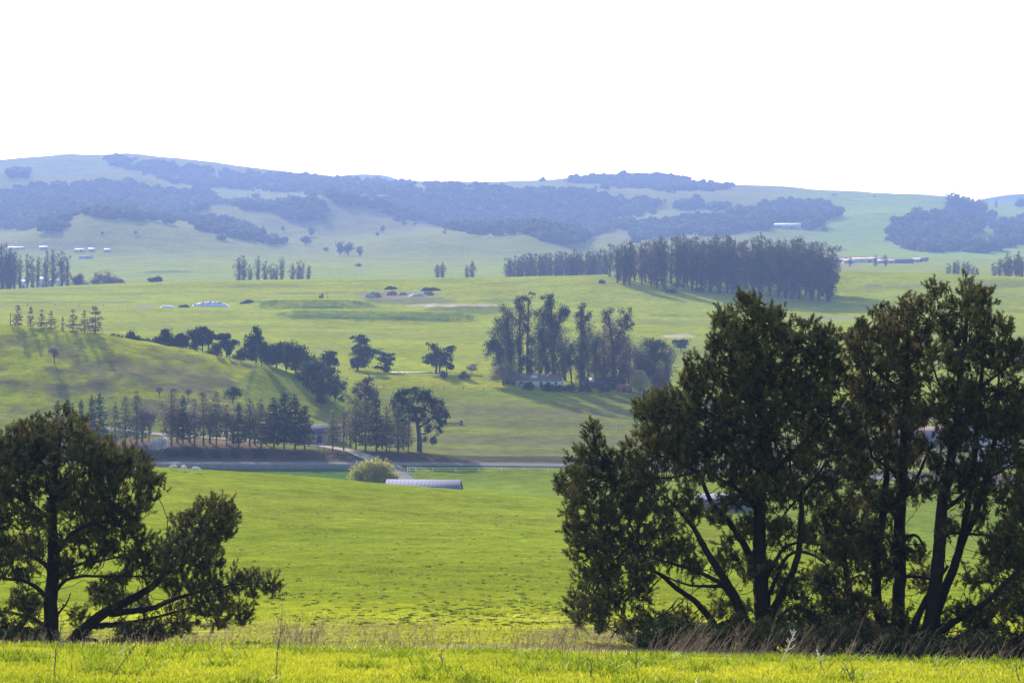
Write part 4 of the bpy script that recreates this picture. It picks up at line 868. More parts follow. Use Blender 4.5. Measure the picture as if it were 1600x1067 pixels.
grow_px('roundoak', proto_round(410, 2600, .06, 'cyp', trunk=.2, rx=.62, blobs=9), 'round_tree', 'dark round tree alone at the foot of the knoll by the grass track', 'tree', 364, 618, 591, 1.0, None, D=706)
traced('blossom_shrub', 'white blossoming shrub at the left end of the conifer row', 'shrub', (250, 700), [[(250, 704, 2), (250, 690, 1.5)]], [(244, 688, 9, 6), (256, 684, 8, 7), (250, 692, 13, 5)], 1700, .35, 'blossom', D=622)
traced('blossom_tree', 'pale blossoming tree standing behind the road conifers', 'tree', (354, 690), [[(354, 692, 2), (354, 670, 1.5)]], [(349, 652, 8, 5), (357, 649, 7, 6), (354, 663, 9, 6), (352, 675, 7, 6)], 900, .4, 'blossom', D=640)
traced('willow', 'yellow green rounded willow in front of the road beside the barn roof', 'willow', (585, 762), [[(578, 764, 4), (574, 740, 3), (566, 726, 1.5)], [(584, 764, 4), (588, 738, 3), (590, 722, 1.5)], [(589, 764, 3), (604, 742, 2), (612, 730, 1)]],
       [(585, 721, 20, 8), (568, 727, 15, 9), (603, 728, 14, 9), (557, 740, 10, 9), (575, 738, 18, 10), (597, 739, 18, 10), (614, 742, 10, 8), (561, 750, 11, 6), (590, 750, 20, 8), (611, 752, 12, 6), (575, 752, 14, 7)], 7000, .42, 'willow', D=520, spread=.4, clumps=14)
for i, (x, y, r, D, lab) in enumerate([(266, 708, 12, 617, 'dark shrub left of the others on the bank above the road'), (292, 709, 11, 617, 'second dark shrub on the bank above the road'), (308, 708, 10, 617, 'third dark shrub on the bank above the road'), (336, 712, 9, 615, 'low fourth dark shrub on the bank above the road'), (367, 711, 6, 616, 'narrow dark shrub on the bank above the road'), (404, 709, 10, 617, 'dark shrub at the right end of the bank above the road')]):
    traced('bank_shrub', lab, 'shrub', (x, y + 4), [[(x, y + 5, 1.5), (x, y, 1)]], [(x - r * .4, y - 2, r * .7, 5), (x + r * .4, y - 1, r * .7, 5), (x, y - 4, r * .6, 4)], 700, .5, 'cyp', 'dark shrubs on the road bank', D=D)

# the eucalyptus grove behind the farm
G = 'tall eucalyptus trees of the farm grove'
def euc(label, base, stems, blobs, n=2200, mat='euc', D=850, size=.62):
    gg = random.Random(int(base[0]))
    extra = []
    for st in stems:
        for a, b in zip(st[:-1], st[1:]):
            for t in (.15, .4, .65, .9):
                y = a[1] + (b[1] - a[1]) * t
                if y < base[1] - 26: extra.append((a[0] + (b[0] - a[0]) * t + gg.uniform(-4, 4), y, gg.uniform(4, 7), gg.uniform(6, 10)))
    return traced('eucalyptus', label, 'eucalyptus', base, stems, [(b[0], b[1], b[2] * 1.05, b[3] * 1.2) for b in blobs] + extra, int(n * 1.3), size, mat, G, D=D, spread=.36, clumps=8)
euc('dense eucalyptus at the left end of the grove bulging low to the left', (790, 580), [[(796, 584, 6), (796, 530, 5), (792, 480, 3)], [(790, 584, 4), (778, 540, 3), (768, 515, 2)]], [(790, 470, 9, 8), (797, 485, 9, 14), (782, 488, 9, 9), (775, 505, 10, 9), (795, 515, 10, 14), (770, 522, 10, 7), (782, 528, 12, 12), (764, 535, 8, 7), (775, 550, 11, 9), (796, 548, 9, 14), (790, 565, 9, 8), (762, 523, 6, 4)], 4200)
euc('slim eucalyptus with a feathery high top, second in the grove', (813, 584), [[(812, 588, 4), (812, 530, 3.5), (812, 455, 2)]], [(808, 455, 6, 4), (816, 453, 6, 4), (812, 470, 7, 8), (811, 490, 6, 9), (813, 512, 6, 9), (811, 530, 6, 9), (813, 550, 7, 11), (812, 568, 6, 8)], 1900)
euc('slim leaning eucalyptus with bare upper trunk, third in the grove', (826, 585), [[(824, 588, 4), (824, 530, 3.5), (826, 455, 2)], [(829, 588, 3), (830, 550, 2)]], [(822, 452, 5, 4), (831, 448, 5, 4), (826, 475, 5, 6), (825, 497, 6, 7), (829, 518, 6, 9), (830, 538, 7, 8), (832, 555, 7, 9), (826, 565, 6, 8)], 1600)
euc('tallest eucalyptus of the grove with an umbrella top and white trunk', (866, 588), [[(865, 592, 7), (864, 540, 6), (862, 480, 4), (857, 452, 2)], [(864, 520, 4), (876, 480, 3), (883, 466, 1.5)], [(864, 500, 3), (850, 470, 2)]], [(852, 450, 7, 4), (860, 447, 6, 4), (864, 458, 8, 6), (858, 467, 9, 7), (883, 470, 8, 6), (876, 478, 8, 7), (866, 485, 10, 9), (852, 485, 7, 8), (872, 503, 10, 10), (860, 510, 9, 9), (876, 528, 9, 12), (866, 535, 9, 12), (878, 552, 8, 12), (872, 570, 6, 8)], 4200, D=846)
euc('drooping eucalyptus with a forked base just left of the tallest one', (852, 586), [[(856, 590, 3.5), (852, 550, 3), (846, 500, 2)]], [(838, 480, 7, 6), (845, 490, 7, 8), (842, 508, 7, 9), (850, 522, 8, 10), (844, 540, 8, 8), (851, 555, 8, 9), (855, 566, 6, 6)], 2000, D=856)
euc('small open eucalyptus with a crooked bare trunk in the gap of the grove', (893, 588), [[(894, 591, 3), (891, 565, 2.5), (886, 545, 2), (895, 530, 1)]], [(886, 540, 8, 5), (895, 532, 7, 6), (892, 552, 7, 5), (882, 552, 6, 4)], 1000, D=856)
euc('thin topped eucalyptus right of the gap in the grove', (908, 592), [[(908, 596, 5), (908, 540, 4), (909, 468, 2)]], [(909, 465, 6, 5), (905, 478, 7, 6), (914, 484, 7, 6), (908, 500, 8, 10), (905, 525, 8, 12), (914, 530, 8, 12), (908, 550, 9, 12), (908, 572, 8, 12), (920, 478, 5, 4)], 3000, D=846)
euc('yellow green lower eucalyptus in the middle of the grove', (930, 594), [[(930, 598, 4), (930, 555, 3), (930, 520, 2)]], [(928, 512, 8, 7), (936, 525, 9, 8), (925, 530, 9, 9), (933, 545, 10, 9), (925, 560, 9, 9), (934, 572, 9, 9)], 2400, 'conif', D=852)
euc('broad reddish eucalyptus with a dark rounded lower crown and airy top', (962, 598), [[(960, 602, 6), (958, 540, 5), (950, 480, 2)], [(960, 545, 3), (972, 500, 2), (984, 478, 1)]], [(948, 476, 8, 5), (956, 473, 6, 4), (972, 476, 7, 4), (950, 488, 8, 7), (968, 490, 7, 7), (982, 502, 7, 6), (989, 494, 5, 3), (955, 503, 11, 8), (965, 518, 16, 11), (950, 530, 13, 12), (978, 535, 14, 13), (962, 548, 15, 12), (950, 565, 11, 14), (975, 565, 13, 14), (962, 582, 12, 10)], 5200, 'euc_red')
euc('dense dark eucalyptus at the right end of the grove', (1022, 592), [[(1022, 597, 5), (1022, 540, 3), (1020, 515, 2)]], [(1010, 520, 9, 8), (1022, 518, 10, 6), (1033, 522, 9, 8), (1005, 535, 8, 9), (1020, 538, 13, 10), (1038, 538, 9, 11), (1012, 555, 10, 10), (1030, 556, 13, 11), (1042, 560, 6, 10), (1020, 572, 14, 10), (1036, 578, 9, 8)], 4200)
euc('small dark eucalyptus filling the gap before the right end of the grove', (997, 594), [[(997, 598, 3), (997, 560, 2)]], [(994, 545, 8, 8), (1001, 550, 7, 8), (995, 563, 9, 9), (999, 578, 8, 8)], 1500, D=856)
PG = [proto_euc(520 + i, 3600, .022, ('euc', 'euc_red')[i], 4, .19, .14) for i in range(2)]
for i, (x, yt, k, ws, lab) in enumerate([(800, 492, 0, 1.0, 'eucalyptus behind the left end of the grove'), (842, 500, 0, 1.0, 'eucalyptus showing between the slim pair and the tallest one'), (884, 508, 0, .8, 'eucalyptus just behind the right of the tallest one'), (921, 500, 0, .9, 'eucalyptus behind the yellow green one'), (944, 512, 1, 1.0, 'reddish eucalyptus between the yellow green and the broad reddish one'), (984, 522, 1, 1.0, 'reddish eucalyptus behind the right of the broad reddish one'), (1010, 530, 0, 1.0, 'eucalyptus behind the small dark one near the right end of the grove'), (1040, 535, 0, .9, 'eucalyptus at the far right behind the dense dark one')]):
    B = ground(x, 872); grow('grove%d' % k, PG[k], 'eucalyptus', lab, 'eucalyptus', B, (HZ - yt) / F * 872 - B[2], ws, G)
traced('grey_willow', 'grey green hazy willow at the left of the long farmhouse', 'willow', (787, 594), [[(787, 597, 3), (783, 575, 2)], [(788, 597, 2), (795, 576, 1.5)]], [(778, 570, 11, 8), (793, 566, 12, 7), (787, 578, 18, 8), (773, 583, 9, 6), (801, 577, 8, 7)], 3200, .42, 'willow_gr', None, D=838, spread=.4, clumps=12)
traced('round_willow', 'tan round willow at the right of the farm sheds', 'willow', (1000, 611), [[(1000, 614, 3), (1000, 597, 2)]], [(1000, 584, 9, 7), (992, 591, 8, 8), (1007, 592, 8, 8), (1000, 600, 12, 7), (999, 577, 6, 3)], 2600, .42, 'willow', D=833, spread=.4, clumps=12)
traced('brown_tree', 'brown bushy tree right of the tan round willow', 'tree', (1028, 609), [[(1028, 613, 3), (1028, 590, 2)]], [(1028, 578, 9, 7), (1020, 588, 9, 8), (1036, 588, 8, 8), (1028, 597, 13, 8)], 2000, .5, 'euc_red', D=836)
traced('dark_shrub', 'dark green conical shrub between the shed and the round willow', 'shrub', (972, 602), [[(972, 604, 2), (972, 580, 1)]], [(972, 572, 6, 6), (972, 584, 9, 9), (972, 595, 10, 6)], 1300, .5, 'cyp', D=850)
for i, (x, y, r, lab) in enumerate([(856, 600, 8, 'small shrub in front of the middle of the long farmhouse'), (826, 598, 7, 'small shrub in front of the left of the long farmhouse'), (871, 598, 13, 'dark hedge shrub against the right end of the long farmhouse'), (893, 601, 13, 'dark hedge shrub midway between the two farmhouses'), (913, 603, 10, 'dark hedge shrub in front of the farmhouse with the panel'), (944, 606, 11, 'low dark shrub right of the farmhouse with the panel'), (727, 588, 9, 'grey low shrub in the yellow strip near the lone cypress'), (693, 584, 5, 'tiny pale shrub at the right tip of the pond')]):
    traced('hedge_shrub', lab, 'shrub', (x, y + 3), [[(x, y + 4, 1), (x, y, 1)]], [(x - r * .5, y - 3, r * .6, 5), (x + r * .4, y - 2, r * .7, 5), (x, y - 5, r * .6, 4)], 800, .45, 'oak' if i < 6 else 'bare', 'shrubs by the farm', D=830 if i < 6 else 850)
traced('small_tree', 'small flat topped thorn tree between the lone cypress and the grove', 'tree', (738, 573), [[(738, 575, 1.5), (737, 566, 1)]], [(733, 562, 6, 3), (741, 560, 6, 3), (738, 565, 8, 3)], 500, .45, 'bare', D=872)
traced('dark_tree', 'dark flat tree left of the big pine beyond the grove', 'tree', (1064, 547), [[(1064, 550, 2), (1064, 540, 1.5)]], [(1058, 534, 10, 4), (1070, 532, 10, 4), (1064, 538, 10, 4)], 900, .6, 'cyp', D=1005)

# the eucalyptus wood on the rise
PE = [proto_euc(500 + i, 2300, .026, 'euc' if i % 3 else 'euc_red', 3, .17, .16) for i in range(5)]
GW = 'eucalyptus trees of the wood on the rise'
wl = []
def wood_base(x): return np.interp(x, [955, 1000, 1060, 1120, 1200, 1300], [439, 443, 449, 455, 461, 464])
def wood_top(x): return np.interp(x, [950, 975, 1000, 1030, 1060, 1140, 1250, 1275, 1300], [386, 380, 378, 371, 369, 370, 375, 379, 381])
xs = np.linspace(962, 1291, 26)
for r, (dd, off) in enumerate([(0, 0), (34, 6), (70, -5)]):
    for i, x in enumerate(xs):
        if r == 2 and i % 2: continue
        xx = x + off + random.uniform(-4, 4)
        wl.append((xx, 1385 + dd + random.uniform(-9, 9) - (xx - 1130) * .12, random.uniform(-4, 7)))
for n_, (x, D, jt) in enumerate(wl):
    B = ground(x, D); h = (HZ - wood_top(x) - jt) / F * D - B[2]
    lab = 'tall eucalyptus in the close packed wood on the rise'
    if n_ == 0: lab = 'leftmost reddish eucalyptus of the wood on the rise'
    if n_ == 25: lab = 'rightmost eucalyptus of the wood on the rise at the head of its long shadow'
    k = n_ % 5
    grow('wood%d' % k, PE[k], 'eucalyptus', lab, 'eucalyptus', B, h, random.uniform(.8, 1.15), GW)
for i, (x, y, r, mt, lab) in enumerate([(1048, 457, 11, 'euc_red', 'reddish low bush on the grass in front of the wood'), (1059, 447, 9, 'bare', 'pale low bush at the front edge of the wood'), (1092, 455, 9, 'euc', 'dusky low bush under the edge of the wood'), (940, 442, 5, 'bare', 'small grey bush alone on the crest left of the wood'), (1305, 418, 9, 'euc_red', 'reddish shrub behind the right end of the wood')]):
    traced('field_bush', lab, 'bush', (x, y + 1), [[(x, y + 2, 1), (x, y, 1)]], [(x - r * .4, y - 1, r * .6, 3), (x + r * .4, y - 1, r * .6, 3), (x, y - 2.5, r * .6, 2.5)], 500, .8, mt, 'bushes round the wood', dmin=1000)
# paler wood behind the crest, left of it
GB = 'eucalyptus trees of the paler wood behind the crest'
for i in range(34):
    x = 795 + i * 4.65 + random.uniform(-2, 2); D = 1760 + random.uniform(-30, 40); B = ground(x, D)
    yt = np.interp(x, [790, 815, 850, 880, 910, 945, 950], [402, 397, 396, 393, 391, 390, 396]) + random.uniform(-2, 4)
    k = i % 5
    grow('wood%d' % k, PE[k], 'eucalyptus', 'hazy eucalyptus in the paler wood behind the crest' if i else 'leftmost eucalyptus of the paler wood behind the crest', 'eucalyptus', B, (HZ - yt) / F * D - B[2], random.uniform(.8, 1.1), GB)
# scattered clumps along the crest
CL = [(374, 398, 1.0), (381, 401, .9), (391, 414, 1.0), (404, 400, .8), (414, 408, 1.1), (424, 410, 1.0), (440, 402, .8), (432, 414, 1.0), (458, 411, 1.0), (466, 409, .9), (472, 406, .8), (481, 414, 1.0)]
for i, (x, yt, ws) in enumerate(CL):
    B = ground(x, 1720); k = i % 5
    grow('wood%d' % k, PE[k], 'eucalyptus', '%s eucalyptus from the left in the line of clumps behind the crest' % ORD[i], 'eucalyptus', B, (HZ - yt) / F * 1720 - B[2], ws * .9, 'eucalyptus clumps behind the crest')
for x, yt, ws, lab in [(683, 412, 1.1, 'left half of the paired bushy trees behind the middle of the crest'), (692, 410, 1.1, 'right half of the paired bushy trees behind the middle of the crest'), (729, 414, 1.0, 'low round tree just left of the taller crest tree'), (738, 407, 1.0, 'taller tree left of the paler wood behind the crest')]:
    B = ground(x, 1720); grow('wood3', PE[3], 'eucalyptus', lab, 'eucalyptus', B, (HZ - yt) / F * 1720 - B[2], ws, 'trees behind the middle of the crest')
LG = [(-24, 380, 1.2), (-10, 378, 1.2), (2, 380, 1.2), (10, 384, 1.1), (17, 388, 1.0), (23, 394, .9), (32, 398, .6), (43, 396, .6), (50, 398, .6), (58, 400, .6), (72, 392, .7), (82, 389, .8), (97, 391, .8), (106, 398, .8)]
for i, (x, yt, ws) in enumerate(LG):
    B = ground(x, 1660); k = (i + 2) % 5
    lab = ('%s tall eucalyptus from the left in the grove by the white sheds' % ORD[i - 2]) if i > 1 else 'tall eucalyptus just outside the left edge of the view by the white sheds'
    grow('wood%d' % k, PE[k], 'eucalyptus', lab, 'eucalyptus', B, (HZ - yt) / F * 1660 - B[2], ws * .95, 'eucalyptus grove by the white sheds')
traced('brown_bush', 'rounded brown bush right of the eucalyptus grove by the white sheds', 'bush', (124, 446), [[(124, 448, 2), (124, 435, 1)]], [(118, 434, 9, 8), (128, 430, 9, 9), (124, 440, 13, 5)], 900, 1.3, 'euc_red', None, D=1650)
traced('brown_bush', 'wide golden brown bushes on the crest near the left', 'bush', (166, 444), [[(166, 446, 2), (166, 430, 1)]], [(150, 430, 9, 9), (162, 426, 10, 9), (176, 428, 9, 8), (187, 434, 8, 6), (168, 436, 18, 6)], 1500, 1.3, 'dry_conif', None, D=1650)
traced('dark_bush', 'small dark dome bush sitting on the crest', 'bush', (243, 442), [[(243, 444, 2), (243, 438, 1)]], [(238, 437, 6, 3), (246, 436, 7, 4)], 500, 1.1, 'cyp', None, D=1560)
# groves at the right
RG = [(1483, 410, 1.1), (1490, 408, 1.1), (1497, 407, 1.0), (1505, 409, 1.0), (1512, 408, 1.1), (1520, 413, 1.1), (1528, 418, 1.2)]
for i, (x, yt, ws) in enumerate(RG):
    B = ground(x, 1800); grow('wood%d' % (i % 5), PE[i % 5], 'eucalyptus', '%s tree from the left in the small grove at the right of the plain' % ORD[i], 'eucalyptus', B, (HZ - yt) / F * 1800 - B[2], ws, 'small grove at the right of the plain')
RG2 = [(1553, 408, 1.1), (1561, 404, 1.1), (1570, 402, 1.1), (1579, 400, 1.1), (1588, 398, 1.1), (1597, 398, 1.1), (1606, 398, 1.1), (1575, 396, .9), (1592, 392, .9)]
for i, (x, yt, ws) in enumerate(RG2):
    B = ground(x, 1800 + (i > 6) * 30); grow('wood%d' % (i % 5), PE[i % 5], 'eucalyptus', '%s tree from the left in the grove at the right edge of the plain' % ORD[i], 'eucalyptus', B, (HZ - yt) / F * B[1] - B[2], ws, 'grove at the right edge of the plain')
PL = [(1310, 415, 402, 1.4), (1328, 418, 401, 1.2), (1368, 418, 399, 1.2), (1384, 419, 398, 1.2)]
for i, (x, yb, yt, ws) in enumerate(PL):
    B = ground(x, 2250); grow('wood%d' % i, PE[i], 'eucalyptus', '%s dark tree from the left in front of the long red roofed sheds' % ORD[i], 'eucalyptus', B, (HZ - yt) / F * 2250 - B[2], ws * 1.2, 'trees by the red roofed sheds')
# single trees on the far slopes
PO = [proto_round(600 + i, 700, .12, 'wood', trunk=.1, rx=.5) for i in range(3)]
FS = [(478, 384, 368, 1.6, 'dome shaped dark tree clump on the far slope left of the big bush'), (486, 370, 356, 1.0, 'small round tree above the dome clump on the far slope'), (531, 400, 378, .8, 'left half of the tall twin bush on the far slope'), (544, 400, 378, .9, 'right half of the tall twin bush on the far slope'), (562, 402, 384, .6, 'leaning narrow tree right of the twin bush on the far slope'), (561, 418, 412, 2.2, 'low wide bush on the plain below the twin bush'), (598, 364, 352, .9, 'round tree high on the far spur'), (590, 370, 362, 1.0, 'smaller tree just below the round tree on the far spur'), (632, 353, 347, 1.5, 'left flat crowned tree on the far spur'), (648, 353, 347, 1.5, 'right flat crowned tree on the far spur'), (509, 394, 386, 1.2, 'little bush low on the far slope left of the twin bush'), (694, 366, 361, 1.5, 'low bush at the edge of the far hillside wood'),
      (160, 367, 362, 1.6, 'left dot like bush on the pale far slope'), (212, 367, 361, 1.4, 'right dot like bush on the pale far slope'), (442, 362, 354, 1.0, 'small dark tree on the sunlit far shoulder'), (1316, 337, 332, 1.4, 'lone bush on the green far hillside'), (1305, 306, 303, 2.5, 'low bush on the skyline of the right hill'), (1440, 410, 404, 1.0, 'small round tree at the foot of the right wood'), (1039, 318, 311, 1.2, 'small tree on the far slope below the right skyline')]
for i, (x, yb, yt, ws, lab) in enumerate(FS):
    grow_px('far%d' % (i % 3), PO[i % 3], 'hillside_tree', lab, 'tree', x, yb, yt, ws, 'single trees on the far slopes', dmin=2000)

RS = [(1494, 338, 300, 1.6, 1, 'tallest round headed tree on the right skyline'), (1506, 338, 308, 1.8, 1, 'second tree from the left on the right skyline'), (1518, 339, 312, 1.6, 0, 'third tree from the left on the right skyline'), (1530, 339, 311, 1.5, 1, 'fourth tree from the left on the right skyline'), (1557, 326, 311, 1.0, 0, 'small narrow tree alone on the right skyline'), (1541, 325, 320, 2.2, 1, 'low bush between the skyline trees and the narrow tree'), (1594, 326, 310, 1.4, 1, 'round tree at the right edge of the skyline'), (1301, 307, 303, 2.4, 0, 'flat bush on the skyline left of the right hand hill'), (1366, 309, 306, 2.4, 1, 'faint bush on the middle of the right skyline')]
for x, yb, yt, ws, k, lab in RS:
    if k: grow_px('far%d' % (x % 3), PO[x % 3], 'skyline_tree', lab, 'tree', x, yb, yt, ws * .8, 'trees on the right skyline', dmin=2600)
    else: grow_px('wood%d' % (x % 5), PE[x % 5], 'skyline_tree', lab, 'tree', x, yb, yt, ws, 'trees on the right skyline', dmin=2600)
# ------------------------------------------------------------------ woods on the far hills: canopies nobody could count
def far_wood(label, poly, n, rad=6.4, dmin=2500, leaves=44, leaf=2.3, seed=0):
    g = np.random.default_rng(seed + 900); p = np.array(poly, float)
    lo, hi = p.min(0), p.max(0); pts = []
    while len(pts) < n * 1.5:
        x = g.uniform(lo[0], hi[0], 4000); y = g.uniform(lo[1], hi[1], 4000)
        m = inside(poly, x + 14 * fbm(x / 22, y / 9, 2) + 7 * fbm(x / 6, y / 4, 2), y + 7 * fbm(x / 18 + 40, y / 9, 3)) & (fbm(x / 30 + seed, y / 11, 3) > -.17) & ~((np.abs(x - 1230) < 26) & (np.abs(y - 356) < 9)); pts += list(zip(x[m], y[m]))
    E = []
    n = int(n * 1.5)
    while len(pts) < n: pts.append(pts[int(g.integers(0, len(pts)))])
    edge = g.integers(0, len(pts), int(n * .16))
    pts = pts[:n] + [(pts[i][0] + g.normal(0, 7), pts[i][1] + g.normal(0, 3)) for i in edge]
    for x, y in pts:
        B = place(x, y, dmin)
        r = rad * g.uniform(.40, 1.40)
        E.append((B[0] + g.normal(0, 4), B[1] + g.normal(0, 6), B[2] + r * .45, r, r, r * g.uniform(.7, 1.1)))
    E = np.array(E); V, T = [], []
    k = len(E)
    u = g.normal(size=(k, leaves, 3)); u /= np.linalg.norm(u, axis=2)[..., None]; u[..., 2] = np.abs(u[..., 2]) * 1.0 - .25
    P = E[:, None, :3] + u * E[:, None, 3:] * g.uniform(.6, 1.05, (k, leaves, 1))
    nr = u + g.normal(0, .5, (k, leaves, 3)); nr /= np.linalg.norm(nr, axis=2)[..., None]
    a = np.cross(nr, g.normal(size=(k, leaves, 3))); a /= np.linalg.norm(a, axis=2)[..., None]; b = np.cross(nr, a)
    s = leaf * g.uniform(.6, 1.4, (k, leaves, 1)) * (E[:, None, 3:4] / rad)
    V = np.stack([P - a * s - b * s, P + a * s - b * s, P + a * s + b * s, P - a * s + b * s], 2)
    t = np.clip(np.repeat(g.beta(2, 2.5, (k, 1)) * .8, leaves, 1) + g.normal(0, .06, (k, leaves)), 0, .8)
    o = obj('hillside_wood', leaf_mesh('hillside_wood', V.reshape(-1, 3), np.repeat(t.ravel(), 4)), M['wood'])
    tag(o, label, None, None, 'stuff')
far_wood('wooded hillside running down from the skyline to the centre', [(150, 247), (215, 249), (270, 260), (400, 273), (530, 281), (620, 285), (700, 289), (790, 298), (900, 300), (1000, 318), (1010, 335), (965, 340), (1000, 350), (930, 366), (900, 382), (860, 378), (820, 362), (745, 368), (680, 350), (620, 338), (560, 322), (520, 312), (490, 303), (400, 296), (330, 292), (270, 288), (240, 272), (190, 262)], 2300, seed=1)
far_wood('band of dark wood across the left hillside', [(0, 304), (60, 294), (110, 290), (200, 287), (270, 299), (330, 302), (352, 316), (320, 322), (285, 342), (265, 350), (190, 341), (120, 334), (105, 345), (92, 362), (0, 357)], 900, seed=2)
far_wood('thin strip of wood in the fold of the left foothills', [(285, 345), (330, 343), (390, 360), (450, 384), (400, 378), (320, 362)], 130, seed=3)
far_wood('rounded wood on the sunlit shoulder left of the centre', [(420, 325), (450, 313), (500, 315), (507, 330), (495, 346), (450, 343)], 150, seed=4)
far_wood('narrow wood left of the rounded wood', [(350, 318), (400, 315), (422, 322), (420, 333), (380, 326)], 80, seed=5)
far_wood('small thickets high on the left hill', [(15, 270), (45, 267), (46, 277), (18, 279)], 26, seed=6)
far_wood('wood along the right of the skyline', [(780, 281), (920, 276), (960, 279), (1040, 276), (1080, 284), (1150, 292), (1110, 298), (1040, 299), (960, 291), (880, 285)], 420, seed=7)
far_wood('thicket in the upper right fields', [(1045, 322), (1080, 314), (1140, 324), (1135, 329), (1060, 328)], 60, seed=8)
far_wood('thicket next to the upper right fields', [(990, 316), (1010, 312), (1030, 322), (1000, 328)], 34, seed=16)
far_wood('dark wood on the right hill above the white barn', [(1080, 342), (1140, 336), (1190, 326), (1200, 318), (1240, 316), (1290, 320), (1315, 333), (1290, 343), (1270, 357), (1200, 360), (1080, 366), (1000, 375), (980, 364), (1000, 353)], 700, seed=9)
far_wood('blue wood at the right under the skyline trees', [(1395, 364), (1408, 350), (1430, 340), (1480, 336), (1540, 338), (1550, 354), (1520, 366), (1500, 376), (1485, 395), (1450, 396), (1405, 382)], 420, rad=9, seed=10)
far_wood('low wood under the skyline trees at the right', [(1488, 338), (1490, 328), (1530, 328), (1548, 340)], 40, rad=7, seed=11)
far_wood('trees on the slope at the right edge', [(1552, 352), (1600, 342), (1680, 340), (1680, 372), (1600, 380), (1570, 392), (1555, 380)], 170, rad=8, seed=12)
far_wood('scattered copse behind the farm at the right', [(1500, 392), (1530, 384), (1550, 380), (1556, 392), (1520, 398)], 40, rad=7, dmin=2100, seed=13)
far_wood('wood on the knoll at the far right skyline', [(1590, 322), (1600, 312), (1680, 310), (1680, 328)], 50, seed=14)
# ------------------------------------------------------------------ buildings
def house(name, label, cat, px, D, w, d, h, rh, rz, wall, roof, wins=(), doors=(), eave=.4, skylights=(), chimney=None, group=None, sink=.6, lift=0.0):
    B = ground(px, D); B[2] += lift
    root = thing(name, label, cat, B, rz, group)
    mb = MB()
    x, y = w / 2, d / 2
    V = [(-x, -y, -sink), (x, -y, -sink), (x, y, -sink), (-x, y, -sink), (-x, -y, h), (x, -y, h), (x, y, h), (-x, y, h), (-x, 0, h + rh), (x, 0, h + rh)]
    mb.add(V, [(0, 1, 5, 4), (1, 2, 6, 5), (2, 3, 7, 6), (3, 0, 4, 7), (0, 3, 2, 1)], [(5, 6, 9), (7, 4, 8)])
    mb.build('wall', M[wall], root)
    mb = MB(); t = .14; sl_ = rh / y
    for s in (-1, 1):
        e = y + eave; zo = h + rh - sl_ * e
        a = [(-x - eave, 0, h + rh + .03), (x + eave, 0, h + rh + .03), (x + eave, s * e, zo + .03), (-x - eave, s * e, zo + .03)]
        V = a + [(p[0], p[1], p[2] + t) for p in a]
        mb.add(V, [(3, 2, 1, 0), (4, 5, 6, 7), (0, 1, 5, 4), (1, 2, 6, 5), (2, 3, 7, 6), (3, 0, 4, 7)])
    rf = mb.build('roof', M[roof], root)
    for (sx, sw, sh) in skylights:
        m2 = MB(); y0, y1 = -.25 * y, -.25 * y - sh
        z0, z1 = h + rh - sl_ * abs(y0) + t + .05, h + rh - sl_ * abs(y1) + t + .05
        V = [(sx - sw / 2, y0, z0), (sx + sw / 2, y0, z0), (sx + sw / 2, y1, z1), (sx - sw / 2, y1, z1)]
        V = V + [(p[0], p[1], p[2] + .06) for p in V]
        m2.add(V, [(3, 2, 1, 0), (4, 5, 6, 7), (0, 1, 5, 4), (1, 2, 6, 5), (2, 3, 7, 6), (3, 0, 4, 7)]); m2.build('roof_panel', M['panel'], rf)
    if chimney is not None:
        m2 = MB(); m2.box((chimney, .3, h + rh + .3), (.6, .6, 1.2)); m2.box((chimney, .3, h + rh + .95), (.72, .72, .12)); m2.build('chimney', M['board'], rf)
    for (wx, wz, ww, wh) in wins:
        m2 = MB()
        for a, b, c_, d_ in ((0, wh / 2, ww + .16, .08), (0, -wh / 2, ww + .16, .08)): m2.box((wx + a, -y - .03, wz + b), (c_, .1, d_))
        for sgn in (-1, 1): m2.box((wx + sgn * (ww / 2 + .04), -y - .028, wz), (.08, .1, wh - .08))
        m2.box((wx, -y - .024, wz), (.05, .08, wh - .08))
        f = m2.build('window', M['white'], root)
        m3 = MB(); m3.box((wx, -y - .01, wz), (ww, .03, wh)); m3.build('pane', M['glass'], f)
    for (dx, dw, dh) in doors:
        m2 = MB(); m2.box((dx, -y - .02, dh / 2), (dw, .06, dh)); m2.box((dx, -y - .06, dh * .5), (dw * .75, .04, dh * .06))
        m2.build('door', M['dark'], root)
    return root

h0 = house('house', 'small pale blue house with a grey roof half hidden between the conifers', 'house', 497, 654, 13, 8, 2.9, 2.1, R(-6), 'pblue', 'roof_grey', [(-3.9, 1.5, 1.2, 1.3), (4.4, 1.5, 1.2, 1.3)], [(1.2, 1.1, 2.1)], .5, (), 3.0)
m = MB()   # porch gable on the front of the house
x0, x1, y0, y1, e, p = -2.6, .2, -4.0, -5.8, 2.75, 4.0
xm = (x0 + x1) / 2
m.add([(x0 - .3, y0, e), (xm, y0, p), (x1 + .3, y0, e), (x0 - .3, y1, e), (xm, y1, p), (x1 + .3, y1, e), (x0 - .3, y0, e + .14), (xm, y0, p + .14), (x1 + .3, y0, e + .14), (x0 - .3, y1, e + .14), (xm, y1, p + .14), (x1 + .3, y1, e + .14)],
      [(0, 3, 4, 1), (1, 4, 5, 2), (6, 7, 10, 9), (7, 8, 11, 10), (3, 9, 10, 4), (4, 10, 11, 5), (0, 6, 9, 3), (2, 5, 11, 8)])
m.build('porch_roof', M['roof_grey'], h0)
for xx in (x0, x1):
    m = MB(); m.box((xx, -5.6, 1.3), (.28, .28, 2.7)); m.build('porch_post', M['white'], h0)
